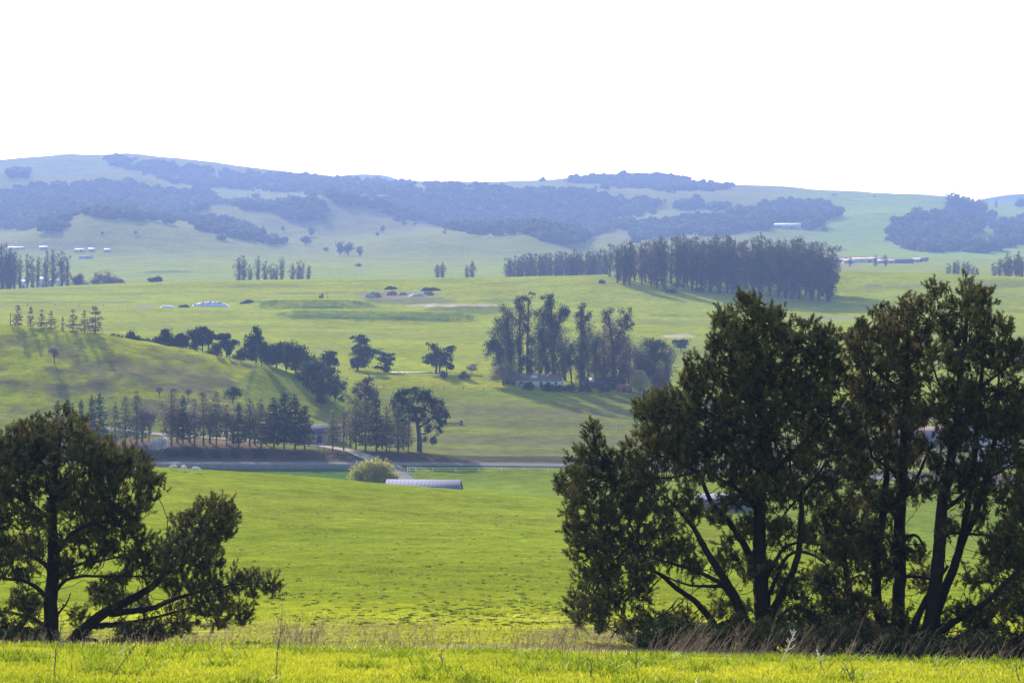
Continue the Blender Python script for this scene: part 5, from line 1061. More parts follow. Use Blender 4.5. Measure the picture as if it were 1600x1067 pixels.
m = MB(); m.add([(x0, -4.12, -.3), (x1, -4.12, -.3), (x1, -4.12, e), (xm, -4.12, p - .1), (x0, -4.12, e), (x0, -4.0, -.3), (x1, -4.0, -.3), (x1, -4.0, e), (xm, -4.0, p - .1), (x0, -4.0, e)], [(0, 1, 2, 4), (0, 4, 9, 5), (1, 6, 7, 2)], [(4, 2, 3)]); m.build('porch_wall', M['white'], h0)
house('farmhouse', 'long low white farmhouse with a pinkish roof in front of the grove', 'house', 843, 842, 16.5, 8, 2.5, 2.0, R(-9), 'white', 'roof_pink', [(-6, 1.4, 1.2, 1.0), (-2.6, 1.4, 1.2, 1.0), (4, 1.4, 1.2, 1.0), (6.6, 1.4, 1.0, 1.0)], [(1.2, 1.1, 2.0)], .5, [(-1.6, 2.4, 1.9), (3.2, .6, .6)], None)
house('side_shed', 'small reddish roofed shed at the left end of the long farmhouse', 'shed', 798, 845, 6, 5, 1.9, 1.0, R(-5), 'board', 'roof_red', [(1.2, 1.2, .8, .7)], [(-1, .9, 1.7)], .3)
house('farmhouse', 'low dark timber farmhouse with a grey roof and one pale roof panel', 'house', 936, 852, 10.5, 7, 1.9, 1.9, R(-4), 'dark', 'roof_grey', [(-3, 1.2, 1.0, .8), (2.6, 1.2, 1.0, .8)], [(0, .9, 1.8)], .6, [(-2.6, 2.0, 2.2)])
house('farm_shed', 'little shed with a pale and red roof beside the round willow', 'shed', 976, 840, 4.6, 3.6, 2.0, .7, R(12), 'rust', 'roof_red', [(1.2, 1.2, .7, .6)], [(-.8, .8, 1.7)], .3, [(1.0, 1.6, 1.0)])
# barn just beyond the brow
b0 = house('barn', 'low grey metal roofed barn showing only its roof above the meadow brow', 'barn', 662, 486, 15.2, 11, 1.9, 2.4, R(-4), 'board', 'roof_metal', [(-4, 1.1, 1.0, .7)], [(3, 2.2, 1.7)], .3)
bz = (HZ - 750) / F * 486 - 2.5; b0.location.z = bz - 1.9 + .1
m = MB()
for k in range(18):
    xx = -7.4 + k * .87
    m.tube([(xx, -.05, 4.5), (xx, -5.7, 4.5 - 5.7 * 2.4 / 5.5)], .045, 4)
m.build('roof_rib', M['roof_metal'], b0)['kind'] = 'stuff'
house('barn_beyond', 'grey barn roof glimpsed through the branches of the largest pine', 'barn', 1132, 505, 11, 8, 1.7, 1.6, R(10), 'board', 'roof_metal', [(-3, 1.2, 1, .7)], [(2, 1.6, 1.9)], .3)
house('white_house', 'white house with a grey roof glimpsed between the stems at the right', 'house', 1535, 700, 11, 8, 4.6, 2.4, R(20), 'white', 'roof_grey', [(-3.4, 3.6, 1.1, 1.2), (0, 3.6, 1.1, 1.2), (3.4, 3.6, 1.1, 1.2), (-3.4, 1.2, 1.1, 1.2), (3.4, 1.2, 1.1, 1.2)], [(0, 1.1, 2.1)], .4)
house('white_house', 'smaller white gabled house below the larger one between the stems', 'house', 1558, 664, 9, 7, 2.6, 2.2, R(-30), 'white', 'roof_grey', [(-2.4, 1.4, 1.1, 1.1), (2.4, 1.4, 1.1, 1.1)], [(0, 1.0, 2.0)], .4)
house('pink_roofed_barn', 'barn with a faded pinkish roof seen through the olive brown pine', 'barn', 1438, 712, 15, 9, 2.6, 2.0, R(8), 'board', 'roof_pink', [(-5, 1.5, 1, .9), (5, 1.5, 1, .9)], [(0, 2.4, 2.3)], .4)
house('red_house', 'red walled house at the right edge behind the leaning stems', 'house', 1592, 980, 9, 8, 5.0, 2.4, R(10), 'rust', 'roof_red', [(-2.5, 3.6, 1.0, 1.1), (2.5, 3.6, 1.0, 1.1), (-2.5, 1.3, 1, 1.1)], [(1.5, 1, 2)], .4)
# far sheds
G2 = 'long red roofed sheds on the far plain'
house('long_shed', 'longest pale red roofed shed on the far plain behind the dark trees', 'shed', 1345, 2480, 27, 10, 3.2, 1.8, R(2), 'white', 'roof_pale', [(-9, 1.7, 2, 1.2), (0, 1.7, 2, 1.2)], [(9, 3, 2.6)], .5, group=G2)
house('long_shed', 'reddish shed at the right wood end of the row of far sheds', 'shed', 1384, 2440, 18, 9, 2.4, 1.8, R(-3), 'pblue', 'roof_pale', [(-5, 1.6, 2, 1.2), (5, 1.6, 2, 1.2)], [(0, 2.5, 2.4)], .5, group=G2)
house('long_shed', 'shed with a reddish roof nearest the eucalyptus wood on the rise', 'shed', 1309, 2470, 15, 9, 2.4, 1.8, R(4), 'board', 'roof_pale', [(-4, 1.6, 2, 1.2)], [(3, 2.5, 2.4)], .5, group=G2)
house('long_shed', 'grey low shed beside the foot of the blue wood', 'shed', 1412, 2460, 20, 9, 2.6, 2.2, R(0), 'board', 'roof_grey', [(-4, 1.6, 2, 1.2), (4, 1.6, 2, 1.2)], [(0, 2.4, 2.2)], .5, group=G2)
for x, D, ww, rz_, wl_, lab in [(1326, 2430, 11, 12, 'pblue', 'small pale house left of the longest far shed'), (1366, 2520, 12, -10, 'white', 'small white house between the two far red roofed sheds'), (1432, 2500, 10, 15, 'white', 'small white house right of the grey low far shed'), (1444, 2560, 9, -8, 'pblue', 'little pale house at the foot of the blue wood')]:
    house('far_house', lab, 'house', x, D, ww, 8, 2.6, 1.8, R(rz_), wl_, 'roof_pale' if D < 2530 else 'roof_grey', [(-ww * .25, 1.5, 1.3, 1.1), (ww * .25, 1.5, 1.3, 1.1)], [(0, 1.1, 2.0)], .4, group='houses of the far plain')
wbp = place(1230, 357, 3000)
house('white_barn', 'long white barn alone high on the far right hillside', 'barn', 1230, wbp[1], 42, 10, 4.6, 3.0, R(1), 'white', 'panel', [(-12, 2.2, 2, 1.4), (0, 2.2, 2, 1.4), (12, 2.2, 2, 1.4)], [(6, 3, 3)], .5)
for x, yb, ww, lab in [(25, 390, 19, 'large white shed roof above the left grove'), (68, 389, 10, 'small white shed right of the large one above the left grove'), (125, 393, 11, 'white shed in the middle of the far left farm line'), (143, 392, 7, 'little white hut right of the middle shed on the far left'), (168, 393, 7, 'white hut at the right end of the far left farm line'), (134, 404, 15, 'pale blue shed on the plain below the far left farm line')]:
    B = place(x, yb, 1900)
    house('far_shed', lab, 'shed', x, B[1], ww, 9, 1.7, 1.6, R(random.uniform(-8, 8)), 'white' if x != 134 else 'pblue', 'panel' if x != 134 else 'roof_metal', [(-ww * .25, .95, 1.4, .8)], [(ww * .2, 1.6, 1.5)], .4, group='white sheds on the far left')
for i, (x, lab) in enumerate([(35, 'white lit shed end left of the others behind the eucalyptus trunks'), (66, 'larger white shed end between the eucalyptus trunks'), (78, 'white shed end right of the larger one behind the trunks'), (94, 'white shed end behind the right hand trunks')]):
    house('shed', lab, 'shed', x, 1790, 5.0 if i != 1 else 6.5, 9, 4.0 if i != 1 else 5.6, 2.0, R(6), 'white', 'panel', [(0, 2.2, .9, .9)], [(1.2, 1, 2)], .3, group='white sheds behind the left grove', lift=1.5)

# ------------------------------------------------------------------ silage heap, mounds, machinery in the middle field
def mound(name, label, cat, px, py, w, d, h, mat, seed, group=None, dmin=900, crest=.5):
    B = place(px, py, dmin); g = np.random.default_rng(seed)
    root = thing(name, label, cat, B, 0, group)
    n, m_ = 30, 16
    u = np.linspace(-1, 1, n); v = np.linspace(-1, 1, m_); U, Vv = np.meshgrid(u, v, indexing='ij')
    prof = np.clip(1 - np.abs(U)**2.6, 0, 1)**.7 * np.clip(1 - np.abs(Vv)**2, 0, 1)**.7
    Z = h * prof * (1 + .7 * fbm(U * 2.6 + seed, Vv * 1.7, 3) * (.3 if mat == 'tarp' else 1)) - .35
    X = U * w / 2; Y = Vv * d / 2
    Zg = H(X + B[0], Y + B[1]) - B[2]
    P = np.stack([X, Y, Z + Zg], -1).reshape(-1, 3); i = np.arange(n * m_).reshape(n, m_)
    Q = np.stack([i[:-1, :-1], i[1:, :-1], i[1:, 1:], i[:-1, 1:]], -1).reshape(-1, 4)
    return root, obj('heap', make_mesh('heap', P, Q, smooth=True), M[mat], root)
r, hp = mound('silage_heap', 'long silage heap under a pale blue tarpaulin in the middle field', 'silage heap', 330, 478, 21, 8, 2.5, 'tarp', 3)
m = MB()
for k in range(26):
    xx = random.uniform(-9.4, 9.4); yy = random.uniform(-3.2, -1); a = np.linspace(0, 2 * np.pi, 9)
    zt = H(xx + r.location.x, yy + r.location.y) - r.location.z
    zz = 2.5 * (1 - abs(xx / 10.5)**2.6)**.7 * (1 - (yy / 4)**2)**.7
    m.tube(np.stack([xx + .42 * np.cos(a), yy + .42 * np.sin(a), np.full(9, zt + zz - .15)], 1), .12, 5, False)
m.build('tyre', M['tyres'], r)['kind'] = 'stuff'
mound('rubble_heap', 'ragged white rubble heap at the left of the silage heap', 'rubble heap', 262, 481, 9, 5, 1.5, 'white', 5)
mound('tyre_heap', 'black heap between the white rubble and the tarpaulin', 'heap', 287, 480, 7, 4, 1.8, 'tyres', 6)
mound('weedy_heap', 'low weedy green heap right of the silage heap', 'heap', 386, 474, 9, 5, 2.0, 'conif_dk', 7)
GM = 'soil mounds at the old diggings'
for i, (x, y, ww, hh, mt, lab) in enumerate([(578, 465, 7, 2.4, 'spoil', 'pale small mound at the left end of the diggings'), (586, 464, 8, 3.2, 'soil', 'largest dark red soil mound of the diggings'), (612, 461, 7, 2.8, 'soil', 'dark soil mound in the middle of the diggings'), (629, 461, 6, 1.8, 'soil', 'low dark soil mound right of the middle one'), (668, 461, 8, 2.4, 'soil', 'red soil mound at the right end of the diggings'), (652, 463, 12, 1.6, 'spoil', 'flat pale spoil mound left of the right hand red mound'), (610, 452, 9, 2.0, 'conif_dk', 'green overgrown mound behind the left of the diggings'), (672, 454, 14, 2.2, 'conif_dk', 'green overgrown mound behind the right of the diggings')]):
    mound('soil_mound', lab, 'mound', x, y, ww, ww * .6, hh, mt, 20 + i, GM)
B = place(503, 466, 900)
rt = thing('excavator', 'small red digger standing by the earth bank', 'digger', B)
m = MB(); m.box((-.5, -.9, .35), (2.6, .5, .7)); m.build('track', M['tyres'], rt)
m = MB(); m.box((-.5, .9, .35), (2.6, .5, .7)); m.build('track', M['tyres'], rt)
m = MB(); m.box((-.4, 0, 1.15), (2.4, 1.9, .8)); m.box((-1.2, 0, 1.75), (.9, 1.7, .4)); m.build('body', M['rust'], rt)
m = MB(); m.box((.1, .3, 2.1), (1.1, 1.0, 1.1)); cb = m.build('cab', M['glass'], rt)
m = MB(); m.tube([(.7, -.4, 1.4), (2.0, -.4, 3.0), (3.2, -.4, 2.2), (3.5, -.4, .9)], [.2, .17, .14, .1], 6); m.box((3.45, -.4, .6), (.6, .7, .6)); m.build('arm', M['rust'], rt)
# feed trough in the olive field
B = place(709, 664, 600)
rt = thing('feed_trough', 'dark timber feed trough alone in the olive green field', 'trough', B, R(-3))
m = MB(); m.box((0, -.45, .55), (5.2, .06, .45)); m.box((0, .45, .55), (5.2, .06, .45)); m.box((0, 0, .34), (5.2, .84, .05)); m.build('tray', M['board'], rt)
for xx in (-2.3, 0, 2.3):
    m = MB(); m.box((xx, -.40, .14), (.14, .14, .5)); m.box((xx, .40, .14), (.14, .14, .5)); m.build('leg', M['post'], rt)
m = MB(); m.box((2.3, .9, .6), (.9, .8, 1.3)); m.box((2.3, .9, 1.3), (1.1, 1.0, .1)); m.build('tank', M['dark'], rt)

# ------------------------------------------------------------------ fences, poles
def fence(name, label, pts, step, h, post=.10, wires=(.35, .7, 1.0), mat='post', wmat='post', wr=.018, lift=0, panel=None, group=None):
    P = np.array(pts, float); d = np.r_[0, np.cumsum(np.hypot(*np.diff(P, axis=0).T))]; n = min(95, max(2, int(d[-1] / step)))
    t = np.linspace(0, d[-1], n + 1); X = np.interp(t, d, P[:, 0]); Y = np.interp(t, d, P[:, 1]); Z = H(X, Y) + lift
    B = np.array([X[0], Y[0], Z[0]]); root = thing(name, label, 'fence', B, group=group)
    m = MB(); m.tube([(0, 0, -.5), (0, 0, h * .5), (0, 0, h)], post / 2, 6); pm = m.mesh('post')
    for x, y, z in zip(X, Y, Z):
        o = obj('post', pm, M[mat], root, (x - B[0], y - B[1], z - B[2])); o.rotation_euler = (random.gauss(0, .03), random.gauss(0, .03), 0)
    L = np.stack([X, Y, Z], 1) - B
    if panel:
        m = MB()
        for k in range(len(L) - 1):
            a, b = L[k], L[k + 1]; q = 9
            for j in range(q):
                p = a + (b - a) * (j + .5) / q; ang = math.atan2(b[1] - a[1], b[0] - a[0]); w_ = np.hypot(*(b - a)[:2]) / q * .94
                m.box((p[0], p[1] - .09, p[2] + panel * .5 + random.uniform(-.03, .03) - .15), (w_, .03, panel + .3), ang)
        m.build('boards', M['board'], root)
    for wz in wires:
        m = MB(); m.tube(L + (0, 0, wz * h), wr, 4); m.build('rail' if wr > .03 else 'wire', M[wmat], root)
    return root
fence('board_fence', 'long grey board fence along the lower side of the road', [gxy(-60, 594), gxy(225, 594), gxy(400, 594), gxy(553, 594)], 2.6, 1.7, .14, (.25, .8), 'board', 'board', .04, panel=1.55)
fence('post_fence', 'white railed fence along the lower pasture right of the side road', [gxy(640, 588), gxy(760, 589), gxy(900, 590), gxy(1000, 590)], 5.5, 1.2, .14, (.55, .95), 'white', 'white', .035)
rg = thing('gate', 'white framed gate at the corner of the side road', 'gate', ground(637, 583))
m = MB()
for xx in (0, 2.1): m.tube([(xx, 0, -.4), (xx, 0, 1.9)], .09, 6)
m.build('gate_post', M['white'], rg)
m = MB()
for zz in (.35, 1.05, 1.75): m.tube([(0, 0, zz), (2.1, 0, zz)], .06, 5)
m.build('bar', M['white'], rg)
fence('wire_fence', 'post and wire fence running across the field below the farm', [place(600, 606, 700)[:2], place(760, 611, 700)[:2], place(905, 613, 700)[:2], place(1000, 618, 700)[:2]], 7, 1.3, .2)
fence('wire_fence', 'short run of taller posts in the field in front of the farm', [place(800, 602, 700)[:2], place(830, 607, 700)[:2], place(857, 611, 700)[:2]], 3.0, 1.6, .26)
fence('wire_fence', 'faint wire fence across the lower part of the olive field', [place(900, 668, 600)[:2], place(1000, 668, 600)[:2], place(1100, 672, 600)[:2]], 6, 1.2, .16)
fence('wire_fence', 'wire fence following the edge of the knoll to the right of the conifers', [gxy(160, 775), gxy(250, 775), gxy(330, 775), gxy(400, 774)], 6, 1.3, .16)
fence('wire_fence', 'wire fence on the grass in the middle field above the knoll', [place(0, 478, 900)[:2], place(90, 478, 900)[:2], place(200, 480, 900)[:2]], 14, 1.4, .25)
fence('wire_fence', 'wire fence behind the yellow strip beside the grove', [gxy(590, 866), gxy(700, 864), gxy(820, 858), gxy(1000, 852)], 9, 1.3, .16)
rg = thing('sheep_hurdle', 'small wooden hurdle at the end of the conifers on the knoll', 'hurdle', ground(172, 768))
m = MB()
for k in range(5): m.tube([(k * .8, 0, -.4), (k * .8, 0, 1.4)], .07, 5)
m.build('post', M['post'], rg)
m = MB()
for zz in (.4, .8, 1.2): m.tube([(-.1, 0, zz), (3.3, 0, zz)], .05, 4)
m.build('bar', M['post'], rg)
def pole(label, px, D, h, arm=True, lean=0, name='utility_pole'):
    r_ = thing(name, label, 'pole', ground(px, D)); m = MB(); m.tube([(0, 0, -.8), (lean * .5, 0, h * .5), (lean, 0, h)], [.16, .14, .10], 7); m.build('shaft', M['post'], r_)
    if arm:
        m = MB(); m.box((lean, -.1, h - .6), (1.8, .12, .12)); m.build('crossarm', M['post'], r_)
        for k in (-.8, -.3, .3, .8):
            m = MB(); m.tube([(lean + k, -.1, h - .54), (lean + k, -.1, h - .30)], .05, 6); m.build('insulator', M['white'], r_)
    return r_
pole('tall pole standing among the conifers right of the small house', 609, 626, 5.0)
pole('dark pole at the right side of the umbrella pine trunk', 659, 630, 4.6, False)
pole('pole beside the dense dark eucalyptus at the right end of the grove', 1046, 850, 8.0)
pole('bare leaning pole standing left of the sparse conifers on the knoll', 16, 776, 4.4, False, .1)
pole('leaning broken post on the sunlit ridge by the grass track', 408, 770, 2.6, False, .6, 'leaning_post')
pole('tiny mast on the right of the skyline', 933, 5690, 11, True, 0, 'mast')
rg = thing('lamp_post', 'white headed yard lamp among the conifers above the road', 'lamp', ground(409, 622))
m = MB(); m.tube([(0, 0, -.4), (0, 0, 8.0)], [.09, .06], 6); m.build('shaft', M['post'], rg)
m = MB(); m.box((.3, 0, 8.1), (1.6, .5, .16)); m.box((.3, 0, 8.2), (1.2, .3, .1)); m.build('lamp_head', M['panel'], rg)
rg = thing('entrance_sign', 'small pale board on two posts by the drive of the small house', 'sign', ground(502, 626))
m = MB(); m.box((0, 0, 1.9), (2.2, .10, .5)); m.build('board', M['spoil'], rg)
for xx in (-.8, .8):
    m = MB(); m.tube([(xx, .1, -.3), (xx, .1, 2.1)], .07, 6); m.build('post', M['post'], rg)

# ------------------------------------------------------------------ sheep (one continuous body each)
def sheep(label, px, D, rz, graze, scale=1.0):
    B = ground(px, D); root = thing('sheep', label, 'sheep', B, rz, 'sheep grazing behind the meadow brow'); root.scale = (scale,) * 3
    me = bpy.data.meshes.new('body')
    hz = (.30, .42) if graze else (1.02, 1.02)
    J = [(-.42, 0, .66, .20, .20), (-.15, 0, .68, .26, .25), (.18, 0, .68, .25, .25), (.42, 0, .70, .19, .2), (.60, 0, .62 if graze else .88, .11, .12), (.72, 0, hz[1], .09, .10), (.84, 0, hz[0], .05, .055),
         (-.44, .15, .50, .10, .10), (-.50, .15, .32, .05, .05), (-.46, .15, .0, .035, .035), (-.44, -.15, .50, .10, .10), (-.50, -.15, .32, .05, .05), (-.46, -.15, .0, .035, .035),
         (.36, .14, .48, .08, .08), (.36, .14, .26, .045, .045), (.37, .14, .0, .035, .035), (.36, -.14, .48, .08, .08), (.36, -.14, .26, .045, .045), (.37, -.14, .0, .035, .035), (-.60, 0, .60, .05, .05),
         (.68, .14, hz[1] + .06, .03, .02), (.68, -.14, hz[1] + .06, .03, .02)]
    E = [(1, 0), (1, 2), (2, 3), (3, 4), (4, 5), (5, 6), (0, 7), (7, 8), (8, 9), (0, 10), (10, 11), (11, 12), (3, 13), (13, 14), (14, 15), (3, 16), (16, 17), (17, 18), (0, 19), (5, 20), (5, 21)]
    me.from_pydata([j[:3] for j in J], E, [])
    o = obj('body', me, M['wool'], root)
    sk = o.modifiers.new('skin', 'SKIN'); sk.use_smooth_shade = True
    for v, j in zip(me.skin_vertices[0].data, J): v.radius = j[3:5]
    me.skin_vertices[0].data[1].use_root = True
    ss = o.modifiers.new('sub', 'SUBSURF'); ss.levels = 1; ss.render_levels = 2
    return root
sheep('white sheep lying low at the left of the three on the meadow brow', 271, 355, R(200), True, .95)
sheep('white sheep in the middle of the three, facing away on the meadow brow', 287, 352, R(70), True, 1.1)
sheep('white sheep grazing at the right of the three on the meadow brow', 306, 350, R(-10), True, 1.15)
sheep('white sheep in the shaded strip of pasture behind the brow', 423, 530, R(20), True, 1.2)
sheep('white sheep in the pasture left of the yellow willow', 492, 540, R(160), True, 1.2)

# ------------------------------------------------------------------ grass, tufts and dry weeds near the camera
def blades(name, label, X, Y, hgt, wid, tint, mat, lean=.35, bias=(0, 0), rows=1):
    g = np.random.default_rng(len(X)); n = len(X)
    Z = H(X, Y); a = g.uniform(0, 6.28, n)
    sx, sy = np.cos(a) * wid / 2, np.sin(a) * wid / 2
    lx = g.normal(bias[0], lean, n) * hgt; ly = g.normal(bias[1], lean, n) * hgt
    p0 = np.stack([X, Y, Z - .01], 1); w0 = np.stack([sx, sy, 0 * sx], 1)
    mid = p0 + np.stack([lx * .3, ly * .3, hgt * .55], 1); tip = p0 + np.stack([lx, ly, hgt], 1)
    V = np.stack([p0 - w0, p0 + w0, mid + w0 * .8, mid - w0 * .8, tip + w0 * .18, tip - w0 * .18], 1)
    i = np.arange(n)[:, None] * 6
    Q = np.concatenate([i + np.array([[0, 1, 2, 3]]), i + np.array([[3, 2, 4, 5]])])
    o = obj(name, make_mesh(name, V.reshape(-1, 3), Q, tint=np.repeat(tint, 6)), M[mat])
    return tag(o, label, None, None, 'stuff')
g = np.random.default_rng(5)
n = 330000
Y = g.uniform(24.5, 52, n); X = g.uniform(-.27, .27, n) * Y
cl = fbm(X / .55, Y / .55, 3); c2 = fbm(X / 3.0, Y / 3.0, 2)
hg = .03 + .04 * g.random(n) + .09 * np.clip(cl + .02, 0, 1) + .04 * np.clip(c2, 0, 1)
tn = np.clip(.56 + .9 * c2 - .6 * np.clip(cl, 0, 1) + g.normal(0, .16, n), 0, .8); tn = np.where(g.random(n) < .012, .95, tn)
blades('bank_grass', 'bright short grass on the near bank', X, Y, hg, .011 + .010 * g.random(n), tn, 'grassblade')
# coarser weeds in the bank
n = 16000; c = 260
cy = g.uniform(26, 50, c); cx = g.uniform(-.26, .26, c) * cy; k = g.integers(0, c, n)
X = cx[k] + g.normal(0, .16, n); Y = cy[k] + g.normal(0, .16, n)
blades('bank_weeds', 'darker weedy patches in the grass of the near bank', X, Y, .06 + .13 * g.random(n), .018 + .014 * g.random(n), np.clip(g.normal(.1, .1, n), 0, .4), 'grassblade', .6)
# tussocks on the meadow
n = 210000
Y = 78 + (352 - 78) * g.random(n)**1.2; X = g.uniform(-.27, .27, n) * Y
c1 = fbm(X / 2.2, Y / 2.2, 3); c3 = fbm(X / 22, Y / 22, 2)
keep = (.5 * c1 + .5 * c3 + g.normal(0, .22, n)) > .12
X, Y, c1 = X[keep], Y[keep], c1[keep]; n = len(X)
hg = (.03 + .07 * g.random(n)) * (1 + .5 * np.clip(c1, 0, 1)); tn = np.clip(g.normal(.66, .14, n) - .4 * np.clip(c1, 0, .6), 0, .8); tn = np.where((g.random(n) < .05), .95, tn)
blades('meadow_grass', 'rough grass scattered over the sloping meadow', X, Y, hg, .05 + .08 * g.random(n), tn, 'tuft', .5)
n = 60000; c = 5200
cy = 104 + 200 * g.random(c)**1.3; cx = g.uniform(-.25, .25, c) * cy; px_ = 800 + F * cx / cy
kp = g.random(c) < np.clip(.16 + .75 * np.exp(-((px_ - 800) / 260)**2) * np.exp(-((cy - 130) / 60)**2), 0, 1)
cx, cy = cx[kp], cy[kp]; c = len(cx); rr = g.uniform(.04, .12, c)
k = g.integers(0, c, n); X = cx[k] + g.normal(0, 1, n) * rr[k]; Y = cy[k] + g.normal(0, 1, n) * rr[k] * .8
blades('tussocks', 'dark tussocks and clods dotted over the lower meadow', X, Y, (.035 + .075 * g.random(n)) * (.6 + rr[k] * 3), .04 + .05 * g.random(n), np.clip(g.normal(.10, .2, n), 0, .6), 'tuft', .6)
# dry stalks behind the brow
def stalks(name, label, X, Y, h, bias, seed, w=.010):
    g = np.random.default_rng(seed); n = len(X); V, Q, T = [], [], []
    Z = H(X, Y); t = np.clip(g.beta(2, 2.5, n) * .8, 0, .8)
    dx = g.normal(bias, .22, n) * h; dy = g.normal(0, .2, n) * h
    P = [np.stack([X + dx * s**1.4, Y + dy * s, Z + h * s - .02], 1) for s in (0, .35, .7, 1.0)]
    wv = np.stack([np.full(n, w), g.normal(0, w * .5, n), 0 * h], 1)
    def strip(A, B, w0, w1, tt):
        V.append(np.stack([A - w0, A + w0, B + w1, B - w1], 1)); T.append(np.repeat(tt, 4))
    for a in range(3): strip(P[a], P[a + 1], wv * (1 - .22 * a), wv * (1 - .22 * (a + 1)), t)
    for b in range(4):      # side twigs near the top, with seed heads
        s = g.uniform(.45, .95, n)[:, None]; i = np.where(s < .7, 1, 2)
        A = np.where(s < .7, P[1] + (P[2] - P[1]) * (s - .35) / .35, P[2] + (P[3] - P[2]) * (s - .7) / .3)
        L = (h * g.uniform(.10, .28, n))[:, None]; d = np.stack([g.normal(bias, .5, n), g.normal(0, .4, n), g.uniform(.5, 1.0, n)], 1)
        strip(A, A + d * L, wv * .6, wv * .5, t)
    V = np.concatenate(V).reshape(-1, 3); T = np.concatenate(T)
    return tag(obj(name, make_mesh(name, V, np.arange(len(V)).reshape(-1, 4), tint=T), M['stalk']), label, None, None, 'stuff')
cc = g.uniform(1015, 1720, 85); n = 520; pxs = np.concatenate([g.uniform(1010, 1700, 120), cc[g.integers(0, 85, 300)] + g.normal(0, 7, 300), g.normal(1060, 25, 100)])
Y = 50 + g.random(n) * 5 - .3; X = (pxs - 800) / F * Y
stalks('dry_weeds', 'tall brown dry weeds along the foot of the right hand pines', X, Y, .22 + .75 * g.random(n)**1.8, .5, 1, .0065)
n = 6000; pxs = g.uniform(1010, 1720, n); Y = 49.5 + g.random(n) * 5; X = (pxs - 800) / F * Y
blades('dry_litter', 'matted brown dead grass under the right hand pines', X, Y, .08 + .26 * g.random(n), .012 + .01 * g.random(n), np.clip(g.normal(.08, .12, n), 0, .6), 'stalk', .7, (.3, 0))
n = 560; pxs = np.concatenate([g.uniform(300, 1020, 260), g.normal(640, 25, 60), g.normal(470, 25, 80), g.normal(860, 40, 80), g.normal(930, 40, 80)])
Y = 49 + g.random(n) * 7; X = (pxs - 800) / F * Y
stalks('dry_grass', 'thin dry grass stalks along the brow of the near bank', X, Y, .25 + .55 * g.random(n)**1.6, .12, 2, .0055)
n = 500; pxs = g.uniform(-60, 330, n); Y = 49 + g.random(n) * 5; X = (pxs - 800) / F * Y
stalks('dry_grass', 'sparse dry grass stalks in front of the left pine', X, Y, .15 + .35 * g.random(n)**2, .05, 3, .006)
n = 16000; Y = g.uniform(46.5, 54, n); X = g.uniform(-.27, .27, n) * Y
blades('brow_grass', 'longer straw tinged grass along the brow of the near bank', X, Y,   .05 + .15 * g.random(n)**2.5, .012 + .008 * g.random(n), np.where(g.random(n) < .35, .95, np.clip(g.normal(.55, .2, n), 0, .8)), 'grassblade', .4)
# single dead stems standing in the near grass
def stem(label, px, yb, yt, lean, seed, mat='post', twigs=5, w=.012, name='dead_stem'):
    B = place(px, yb, 24); h = (yb - yt) / F * B[1]; g = np.random.default_rng(seed)
    r_ = thing(name, label, 'dead stem', B, group='dead stems in the near grass')
    m = MB(); t = np.linspace(0, 1, 7)
    P = np.stack([lean * h * t**1.3 + g.normal(0, .008, 7), g.normal(0, .01, 7), -.04 + t * (h + .04)], 1); m.tube(P, np.linspace(w, w * .4, 7), 5)
    m.build('stalk', M[mat], r_, True)
    m = MB()
    for k in range(twigs):
        s = g.uniform(.35, .98); a = np.array([np.interp(s, t, P[:, i]) for i in range(3)]); d = np.array([g.normal(lean, .6), g.normal(0, .5), g.uniform(.3, 1)]); L = h * g.uniform(.08, .22)
        m.tube([a, a + d * L * .6, a + d * L + (0, 0, .02)], [w * .5, w * .4, w * .6], 4)
    m.build('twig', M[mat], r_, True)
stem('tall thin dead stem standing below the gap left of the middle', 430, 1066, 962, .10, 1, twigs=7, w=.008)
stem('dead stem rising in front of the trunk of the left pine', 84, 1064, 960, .12, 2, twigs=6, w=.009)
stem('forked dead stem leaning right in the grass before the left pine', 172, 1066, 1008, .7, 3, twigs=6, w=.009)
stem('short dark stem below the middle of the brow', 690, 1044, 1016, .02, 4, w=.009)
stem('thick dark stub with a knotted top in the grass left of the largest pine', 924, 1062, 1030, -.05, 5, twigs=3, w=.013)
stem('thin dead stem between the stub and the largest pine', 996, 1050, 1008, -.1, 6, twigs=4, w=.008)
stem('slanting dead stem in the grass before the olive brown pine', 1334, 1066, 1036, -.5, 7, twigs=4, w=.009)
stem('thin slanting stem in the grass near the right edge', 1595, 1066, 1038, -.3, 8, twigs=4, w=.008)
stem('small dead stem below the dry weeds left of the slanting one', 1290, 1060, 1035, -.3, 9, twigs=4, w=.008)
stem('bleached branching twig standing in the weeds at the foot of the largest pine', 1222, 1036, 985, .42, 10, 'twig', 9, .012, 'bleached_twig')
stem('shorter bleached curled twig right of the branching one in the weeds', 1290, 1042, 1015, -.5, 11, 'twig', 7, .012, 'bleached_twig')
stem('bleached forked twig lying up in the grass before the left pine', 178, 1032, 1006, .8, 12, 'twig', 6, .009, 'bleached_twig')
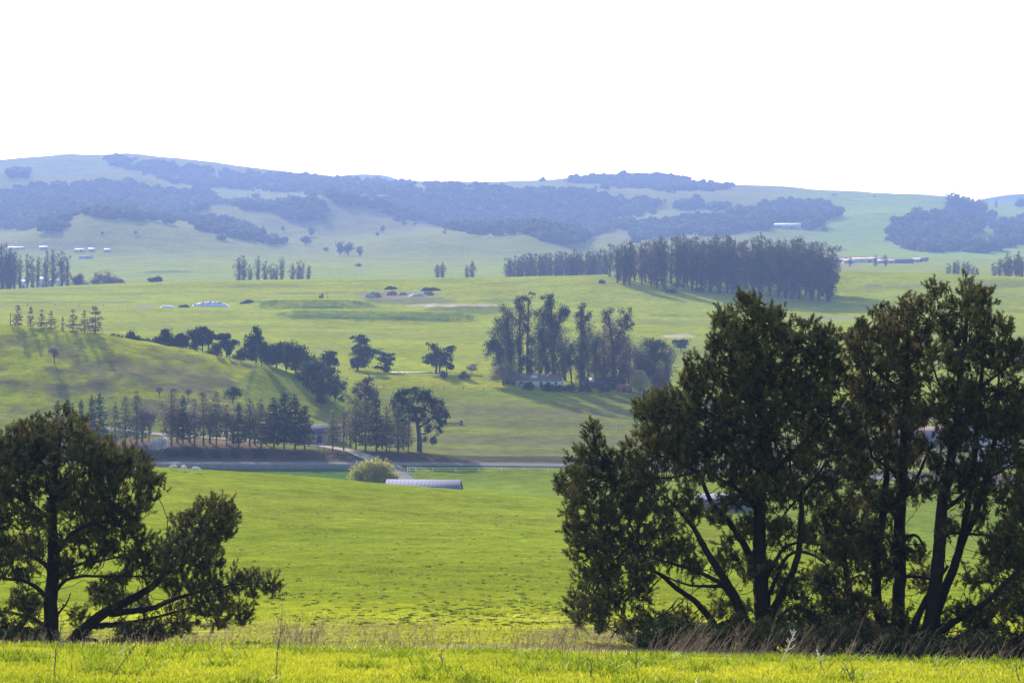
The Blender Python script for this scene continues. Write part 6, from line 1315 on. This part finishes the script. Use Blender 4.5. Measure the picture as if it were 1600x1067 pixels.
# low undergrowth round the pines
def under(label, px, D, r, h, n, mat, seed):
    h *= .72; B = ground(px, D); g = np.random.default_rng(seed); root = thing('undergrowth_bush', label, 'bush', B, group='undergrowth at the foot of the pines')
    m = MB(); E = []
    for k in range(7):
        d = np.array([g.normal(0, r * .5), g.normal(0, r * .5), g.uniform(.25, .85) * h]); m.tube([(0, 0, -.1), d * (.5, .5, .6), d], [.03, .02, .008], 5); E.append((*d, r * .5, r * .5, h * .32))
    m.build('stems', M['bark'], root, True)
    V, t = leaf_cloud(E, n, .075, g, 10, .34); obj('leaves', leaf_mesh('leaves', V, t), M[mat], root)
for i, (px_, D_, r_, h_, mt_, lab_) in enumerate([(1020, 74, .9, 1.0, 'oak', 'outermost undergrowth bush at the left of the right hand pines'), (1090, 73, 1.0, 1.5, 'pine', 'dark undergrowth bush in front of the left limbs of the largest pine'), (1170, 73, 1.2, 1.7, 'pine', 'dark tall undergrowth bush just left of the trunk of the largest pine'), (1290, 73, 1.2, 1.9, 'pine_brown', 'brownish undergrowth bush between the largest pine and the olive brown pine'), (1330, 84, 1.4, 2.8, 'pine_brown', 'tall brownish thicket behind the gap between the two pines'), (1400, 74, 1.2, 1.6, 'pine', 'dark undergrowth bush at the foot of the two upright stems'), (1460, 73, 1.1, 1.3, 'pine', 'dark undergrowth bush before the base of the fanning stems'), (1545, 74, 1.3, 1.7, 'pine_brown', 'brownish undergrowth bush right of the fanning stems')]):
    under(lab_, px_, D_, r_ * .85, h_ * random.uniform(.55, 1.15), 4800, mt_, 40 + i)
under('leafy undergrowth bush at the left foot of the largest pine', 1062, 76, 1.1, 1.5, 5000, 'oak', 1)
under('dark undergrowth bush between the limbs of the largest pine', 1120, 77, 1.1, 1.3, 5000, 'oak', 2)
under('undergrowth bush right at the trunk foot of the largest pine', 1250, 76, 1.2, 1.4, 5500, 'oak', 3)
under('low undergrowth bush under the olive brown pine', 1345, 77, 1.2, 1.2, 5000, 'pine_brown', 4)
under('undergrowth bush at the foot of the fanning stems', 1500, 75, 1.2, 1.1, 5000, 'oak', 5)
under('undergrowth bush at the right edge under the leaning limbs', 1590, 76, 1.3, 1.4, 5500, 'pine_brown', 6)
under('small dark bush under the left pine beside its trunk', 40, 79, .9, .8, 3500, 'oak', 7)
under('reddish low bush under the long limb of the left pine', 215, 79, .8, .7, 3000, 'pine_brown', 8)

# ------------------------------------------------------------------ haze
def build_haze():
    m = bpy.data.materials.new('haze'); m.use_nodes = True; t = m.node_tree
    t.nodes.remove(t.nodes['Principled BSDF'])
    v = t.nodes.new('ShaderNodeVolumePrincipled')
    v.inputs['Color'].default_value = (.138, .204, .43, 1); v.inputs['Density'].default_value = 1.65e-4
    v.inputs['Anisotropy'].default_value = .25
    t.links.new(v.outputs[0], t.nodes['Material Output'].inputs['Volume'])
    mb = MB(); mb.box((0, 4200, 90), (13600, 8900, 460))
    o = mb.build('haze', m); tag(o, 'pale blue air over the valley', None, None, 'stuff')
build_haze()
